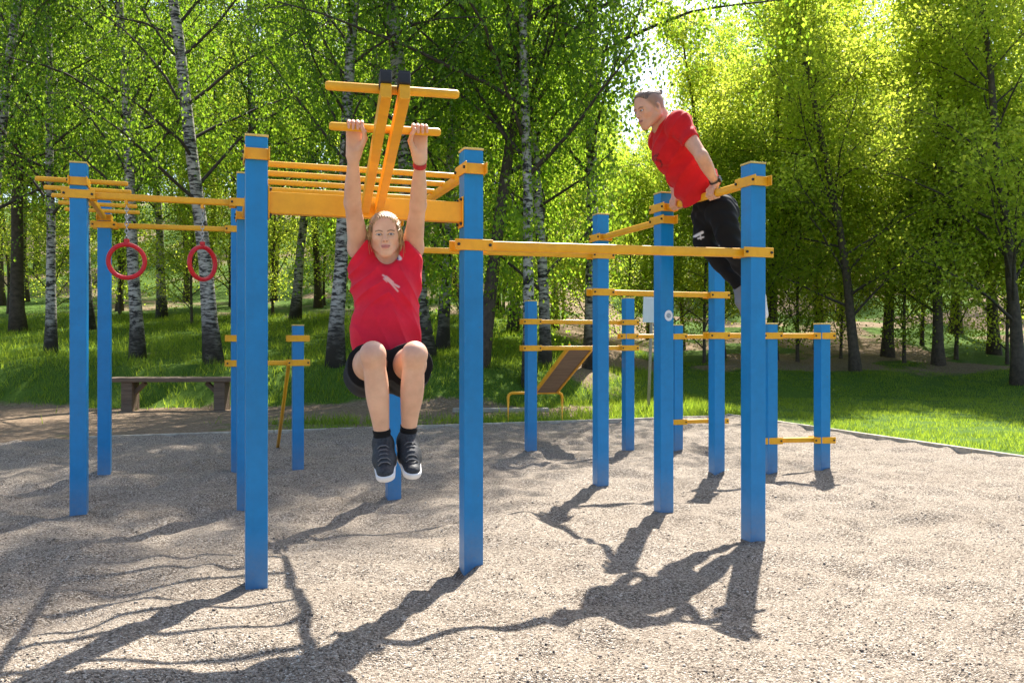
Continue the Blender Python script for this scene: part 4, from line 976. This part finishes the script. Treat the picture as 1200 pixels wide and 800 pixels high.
    # socks, shoes
    for sd in 'RL':
        an, to, kn = S['an'+sd], S['to'+sd], S['kn'+sd]; up = nrm(kn-an); ff = nrm(to-an); ff = nrm(ff-up*(ff@up)*.35)
        k_ = Field(an-.2, an+.2, .0036); k_.cap(an+up*.065, an-up*.02, .0385, .037, .01); k_.cut(an+up*.068, up)
        k_.displace(lambda x, y, z: .0012*np.sin(z*260)); person_mesh('sock', k_, M['black'], e, None, 1)
        ft = nrm(to-an+up*.0); fz = nrm(up-ft*(up@ft)); fr_ = np.cross(ft, fz); heel = an-up*.045-ft*.035; toe = heel+ft*.225-fz*.010
        g = Field(an-.30, an+.30, .0036)
        g.cap(an+up*.012, heel+fz*.03, .043, .040, .03); g.cap(heel+fz*.012, heel+ft*.11+fz*.008, .040, .044, .03); g.cap(heel+ft*.11+fz*.008, toe+fz*.006-ft*.02, .045, .036, .03, flat=fz, fs=.85)
        g.cap(an+ft*.01, heel+ft*.13+fz*.018, .040, .034, .03)
        g.cut(an+up*.040, up-ft*.3, .006); g.cut(heel-fz*.018, -fz, .004)
        shoe = person_mesh('shoe', g, M['shoe'], e, None, 1)
        g2 = Field(an-.30, an+.30, .0036)
        g2.cap(heel, heel+ft*.10, .046, .048, .02); g2.cap(heel+ft*.10, toe-ft*.018, .0495, .041, .02)
        g2.cut(heel+fz*.002, fz, .004); g2.cut(heel-fz*.026, -fz, .006)
        so_ = person_mesh('sole', g2, M['sole'], e, None, 1); so_.parent = shoe
        for i in range(5):
            c = heel+ft*(.10+.021*i)+fz*(.072-.0085*i); a_ = c-fr_*.026; b_ = c+fr_*.026
            vs, q, t2 = tube_np([a_-fz*.012, (a_+c)/2+fz*.001, c+fz*.002, (b_+c)/2+fz*.001, b_-fz*.012], .0028, 6)
            l_ = obj('lace', np_mesh('lace', vs-np.array(e.location), q, t2), M['lace'], shoe)
        mk = an+up*.035+nrm(ff)*.047
    # wrist band on the left wrist
    wl, el = S['wrL'], S['elL']; ax_ = nrm(el-wl); p = wl+ax_*.012
    a1 = nrm(np.cross(ax_, Z)); b1 = np.cross(ax_, a1); th = np.arange(28)*2*np.pi/28
    rv_ = []
    for o_, r_ in ((-.013, .0285), (-.011, .0300), (.011, .0308), (.013, .0293)):
        rv_.append(p+ax_*o_+r_*(np.cos(th)[:, None]*a1+np.sin(th)[:, None]*b1))
    rv_ = np.concatenate(rv_); i = np.arange(3)[:, None]*28; j = np.arange(28)[None]; j2 = (j+1) % 28
    wb = obj('wrist_band', np_mesh('wrist_band', rv_-np.array(e.location), np.stack([i+j, i+j2, i+28+j2, i+28+j], -1).reshape(-1, 4)), M['redband'], e)
woman()

# ---- man in straight-arm support on the high bar
def man():
    e = thing('person', 'man in red t-shirt and black trousers propped on straight arms above the high bar', 'person', (1.45, 6.0, 1.45))
    bpy.context.view_layer.update()
    S = {}
    bc = np.array([POSTS['C'][0], POSTS['C'][1], 2.262]); bd = np.array([POSTS['D'][0], POSTS['D'][1], 2.262]); bdir = nrm(bd-bc)
    S['handL'] = bc+(bd-bc)*.393; S['handR'] = bc+(bd-bc)*.83
    fw = -U; lat = -V                                   # faces left; his left side is towards the camera
    S['shL'] = np.array([1.140, 5.755, 2.735]); S['shR'] = np.array([1.07, 6.085, 2.70])
    S['elL'] = np.array([1.262, 5.62, 2.485]); S['elR'] = np.array([1.21, 6.32, 2.48])
    S['wrL'] = np.array([1.385, 5.755, 2.338]); S['wrR'] = np.array([1.21, 6.245, 2.338])
    S['hipL'] = np.array([1.465, 5.96, 2.205]); S['hipR'] = np.array([1.405, 6.12, 2.205])
    S['knL'] = at(858, 290, 6.02); S['anL'] = at(885, 337, 6.20); S['toL'] = at(892, 370, 6.21)
    S['knR'] = at(826, 282, 6.22); S['anR'] = at(868, 337, 6.32); S['toR'] = at(872, 368, 6.30)
    nb = np.array([1.065, 5.935, 2.765]); pe = np.array([1.425, 6.04, 2.235]); ch = nb+(pe-nb)*.36+fw*.02; wa = nb+(pe-nb)*.72
    tdir = nrm(pe-nb)
    hfw = nrm(fw*.97+lat*.10-Z*.34); hr = nrm(np.cross(hfw, Z)); hu = np.cross(hr, hfw); Hm = np.stack([hr, hfw, hu]); hs = 1.10
    chin = at(758.5, 150.5, 5.85)-hfw*.065
    f = Field((.70, 5.45, 2.10), (1.75, 6.48, 3.08), .0045)
    for sd in 'RL':
        sh, el, wr = S['sh'+sd], S['el'+sd], S['wr'+sd]
        f.ell(sh, (.062, .060, .060), None, .03)
        limb(f, sh, el, [.058, .057, .052, .046, .040], .02); limb(f, el, wr, [.041, .046, .041, .032, .027], .02)
        f.cap(wr, wr+(S['hand'+sd]-wr)*.3, .030, .028, .01, flat=bdir, fs=1.0)
        grip_hand(f, wr+(S['hand'+sd]-wr)*.12, S['hand'+sd], bdir, fw, Z-fw*.1, (48, 110, 172, 232), 1 if sd == 'L' else -1, 1.12, .024)
    f.cap(nb, ch, .09, .13, .04, flat=np.cross(tdir, lat), fs=.72); f.cap(ch, wa, .14, .115, .04, flat=np.cross(tdir, lat), fs=.72); f.cap(wa, pe, .115, .12, .04, flat=np.cross(tdir, lat), fs=.75)
    for sd in 'RL': f.cap(nb, S['sh'+sd], .06, .06, .04)
    f.cap(nb-Z*.01, chin+hu*.07-hfw*.06, .064, .062, .03)
    P = head(f, Hm, chin, hs, False)
    sk = np.array((.68, .375, .235))
    def colfn(v):
        col = np.tile(sk, (len(v), 1)); nz = fbm(v[:, 0]*14+v[:, 1]*9, v[:, 2]*14, 3, 3)[:, None]; col = col*(1+(nz-.5)*np.array((.14, .26, .28)))
        l = (v-chin)@Hm.T/hs                               # short clipped sides and back of the head
        clip_ = sstep(.02, -.005, l[:, 1]-.045*np.clip((l[:, 2]-.10)/.06, -1.0, 1))*sstep(.088, .105, l[:, 2]+.25*np.clip(-l[:, 1]-.03, 0, .2))*(np.abs(l[:, 0]) < .0815)
        col = col*(1-.62*clip_[:, None])+np.array((.10, .06, .04))*.62*clip_[:, None]
        jaw = np.clip(1.2-segdist(v, P(.05, .0, .05), P(.01, .07, .02))/(.03*hs), 0, 1)[:, None]*.18; col = col*(1-jaw)+np.array((.22, .13, .10))*jaw
        return head_col(v, col, P, hs, (.42, .17, .14), (.10, .06, .035), (v-chin)@Hm.T/hs)
    person_mesh('body', f, M['skin'], e, colfn, 1)
    eyes(e, P, hs, hfw, (.06, .07, .08))
    h = Field(P(0, 0, .12)-.20, P(0, 0, .12)+.20, .004)
    h.ell(P(0, -.014, .150), np.array((.074, .099, .085))*hs, Hm, .01); h.ell(P(0, .012, .168), np.array((.071, .082, .066))*hs, Hm, .01)
    o_ = P(0, 0, 0)
    h.displace(lambda x, y, z: .0007*np.sin(((x-o_[0])*hr[0]+(y-o_[1])*hr[1]+(z-o_[2])*hr[2])*480))
    h.cut(P(0, 0, .170), -hu+hfw*-.12, .008); h.cut(P(0, .060, .17), hfw-hu*.55, .010)
    h.ell(P(0, -.100, .196), np.array((.024, .028, .022))*hs, Hm, .012); h.cap(P(0, -.08, .19), P(0, -.095, .197), .018, .015, .01)
    person_mesh('hair', h, M['hair_m'], e, None, 1)
    # shirt
    t = Field((.80, 5.45, 2.10), (1.75, 6.48, 2.95), .0048); fl = np.cross(tdir, lat)
    t.cap(nb+tdir*.02, ch, .105, .155, .05, flat=fl, fs=.74); t.cap(ch, wa, .168, .155, .05, flat=fl, fs=.74); t.cap(wa, pe, .155, .15, .05, flat=fl, fs=.78)
    t.ell(ch+fw*.105+tdir*-.02, (.08, .13, .11), None, .06); t.cap(ch+fw*.06+tdir*.05, wa+fw*.10+tdir*.12, .12, .115, .05, flat=fl, fs=.9)
    for sd in 'RL':
        sh, el = S['sh'+sd], S['el'+sd]; t.cap(nb+tdir*.03, sh, .070, .068, .05); t.cap(sh, sh+(el-sh)*.75, .068, .066, .05); t.cap(ch, sh, .10, .07, .06)
        aa = nrm(el-sh); c_ = sh+aa*.165
        x, y, z = t.ax[0][:, None, None], t.ax[1][None, :, None], t.ax[2][None, None, :]
        e1 = (x-c_[0])*aa[0]+(y-c_[1])*aa[1]+(z-c_[2])*aa[2]
        rad = np.sqrt((x-c_[0])**2+(y-c_[1])**2+(z-c_[2])**2)-.19
        ln = lat*(1 if sd == 'L' else -1); out = (x-sh[0])*ln[0]+(y-sh[1])*ln[1]+(z-sh[2])*ln[2]+.02
        t.comb((slice(None),)*3, np.maximum(np.maximum(-e1, rad), -out).astype(np.float32), .004, 's')
    t.displace(lambda x, y, z: .004-.010*(1-np.abs(np.sin(x*21-z*15+2.2*np.sin(y*9+z*5)))**.7)+.004*np.sin((x*tdir[0]+z*tdir[2])*48+3*np.sin(y*16)+x*12)*np.sin(y*19+x*14)+.0045*np.sin(x*38-z*30+4*np.sin(y*13+z*5)))
    t.cut(wa+tdir*.085, tdir+fw*-.10, .006)
    t.cap(nb+fw*.03+Z*.01, nb+fw*.10+Z*.12, .068, .085, .012, 'd'); t.cap(nb+Z*.05, nb+Z*.2+fw*.1, .074, .10, .012, 'd')
    red = np.array((.60, .009, .012))
    def shirtcol(v):
        col = np.tile(red, (len(v), 1)); w2 = v*np.array([1, 0, 1])
        for a, b, r_ in (((759, 174), (764, 178), .012), ((764, 178), (772, 180), .013), ((768, 182), (776, 187), .009), ((775, 186), (779, 191), .006)):
            a = at(*a, 5.8); b = at(*b, 5.8); a[1] = b[1] = 0; near = v[:, 1] < 5.98
            w_ = (np.clip((r_-segdist(w2, a, b))/.005, 0, 1)*near*(.55+.45*np.sin(v[:, 0]*420)*np.sin(v[:, 2]*300)))[:, None]; col = col*(1-w_)+np.array((.03, .005, .006))*w_
        return col
    person_mesh('shirt', t, M['shirt'], e, shirtcol, 1)
    # trousers
    p_ = Field((1.15, 5.70, 1.52), (2.02, 6.55, 2.42), .005)
    p_.cap(pe-tdir*.10, pe+tdir*.02, .120, .128, .05, flat=fl, fs=.84); p_.ell(pe+tdir*.06-fw*.06, (.115, .13, .11), None, .05)
    for sd in 'RL':
        hp, kn, an = S['hip'+sd], S['kn'+sd], S['an'+sd]
        limb(p_, hp, kn, [.100, .098, .088, .076], .03); limb(p_, kn, an+(kn-an)*.10, [.076, .072, .060, .048], .03)
    p_.displace(lambda x, y, z: .006*np.sin(z*42+x*20+3*np.sin(y*15))*np.sin(x*26-y*18)+.003*np.sin(z*90+y*60))
    kR = S['knR']
    def pcol(v):
        col = np.tile(np.array((.005, .005, .0055)), (len(v), 1)); w2 = v*np.array([1, 0, 1])
        for a, b, r_ in (((816, 276), (822, 273), .012), ((819, 279), (824, 278), .008), ((820, 274), (822, 280), .006)):
            a = at(*a, 6.13); b = at(*b, 6.13); a[1] = b[1] = 0
            w_ = (np.clip((r_-segdist(w2, a, b))/.005, 0, 1)*(v[:, 1] < kR[1]))[:, None]; col = col*(1-w_)+np.array((.65, .65, .66))*w_
        return col
    tr = person_mesh('trousers', p_, M['pants'], e, pcol, 2)
    for sd in 'RL':
        an, to, kn = S['an'+sd], S['to'+sd], S['kn'+sd]; ft = nrm(to-an); up = nrm(kn-an); fz = nrm(-U-ft*((-U)@ft)); heel = an-fz*.02-ft*.03; toe = heel+ft*.25
        k_ = Field(an-.22, an+.22, .005); k_.cap(an+up*.08, an-up*.01, .040, .040, .01); person_mesh('sock', k_, M['black'], e, None, 1)
        g = Field(an-.34, an+.34, .0048); g.cap(an+up*.01, heel+fz*.03, .045, .043, .03); g.cap(heel+fz*.02, heel+ft*.13+fz*.02, .043, .047, .03); g.cap(heel+ft*.13+fz*.02, toe-ft*.02+fz*.012, .047, .036, .03, flat=fz, fs=.85); g.cap(an, heel+ft*.14+fz*.03, .042, .035, .03)
        g.cut(heel-fz*.010, -fz, .004); shoe = person_mesh('shoe', g, M['shoe_grey'], e, None, 1)
        g2 = Field(an-.34, an+.34, .0048); g2.cap(heel, heel+ft*.11, .046, .050, .02); g2.cap(heel+ft*.11, toe-ft*.018, .051, .042, .02); g2.cut(heel+fz*.010, fz, .004); g2.cut(heel-fz*.024, -fz, .006)
        so_ = person_mesh('sole', g2, M['sole'], e, None, 1); so_.parent = shoe
    # watch on the left wrist
    wl, el = S['wrL'], S['elL']; ax_ = nrm(el-wl); p = wl+ax_*.012; a1 = nrm(np.cross(ax_, Z)); a1 = a1 if a1[1] < 0 else -a1; b1 = np.cross(ax_, a1); th = np.arange(28)*2*np.pi/28
    rv_ = np.concatenate([p+ax_*o_+r_*(np.cos(th)[:, None]*a1+np.sin(th)[:, None]*b1) for o_, r_ in ((-.014, .034), (-.011, .0365), (.011, .0375), (.014, .036))])
    i = np.arange(3)[:, None]*28; j = np.arange(28)[None]; j2 = (j+1) % 28
    wt = obj('watch', np_mesh('watch', rv_-np.array(e.location), np.stack([i+j, i+j2, i+28+j2, i+28+j], -1).reshape(-1, 4)), M['watch'], e)
    me = bm_mesh('watch_case', box_bm((.036, .036, .012), .004, 2)); wc = obj('watch_case', me, M['watch'], wt)
    n_ = nrm(a1*.8+np.cross(a1, ax_)*.0+Z*.3); n_ = nrm(n_-ax_*(n_@ax_)); m = frame_mat(ax_, np.cross(n_, ax_), n_, p+n_*.040-np.array(e.location)); wc.location = m.to_translation(); wc.rotation_euler = m.to_euler()
man()
print('script time', time.time()-T0)
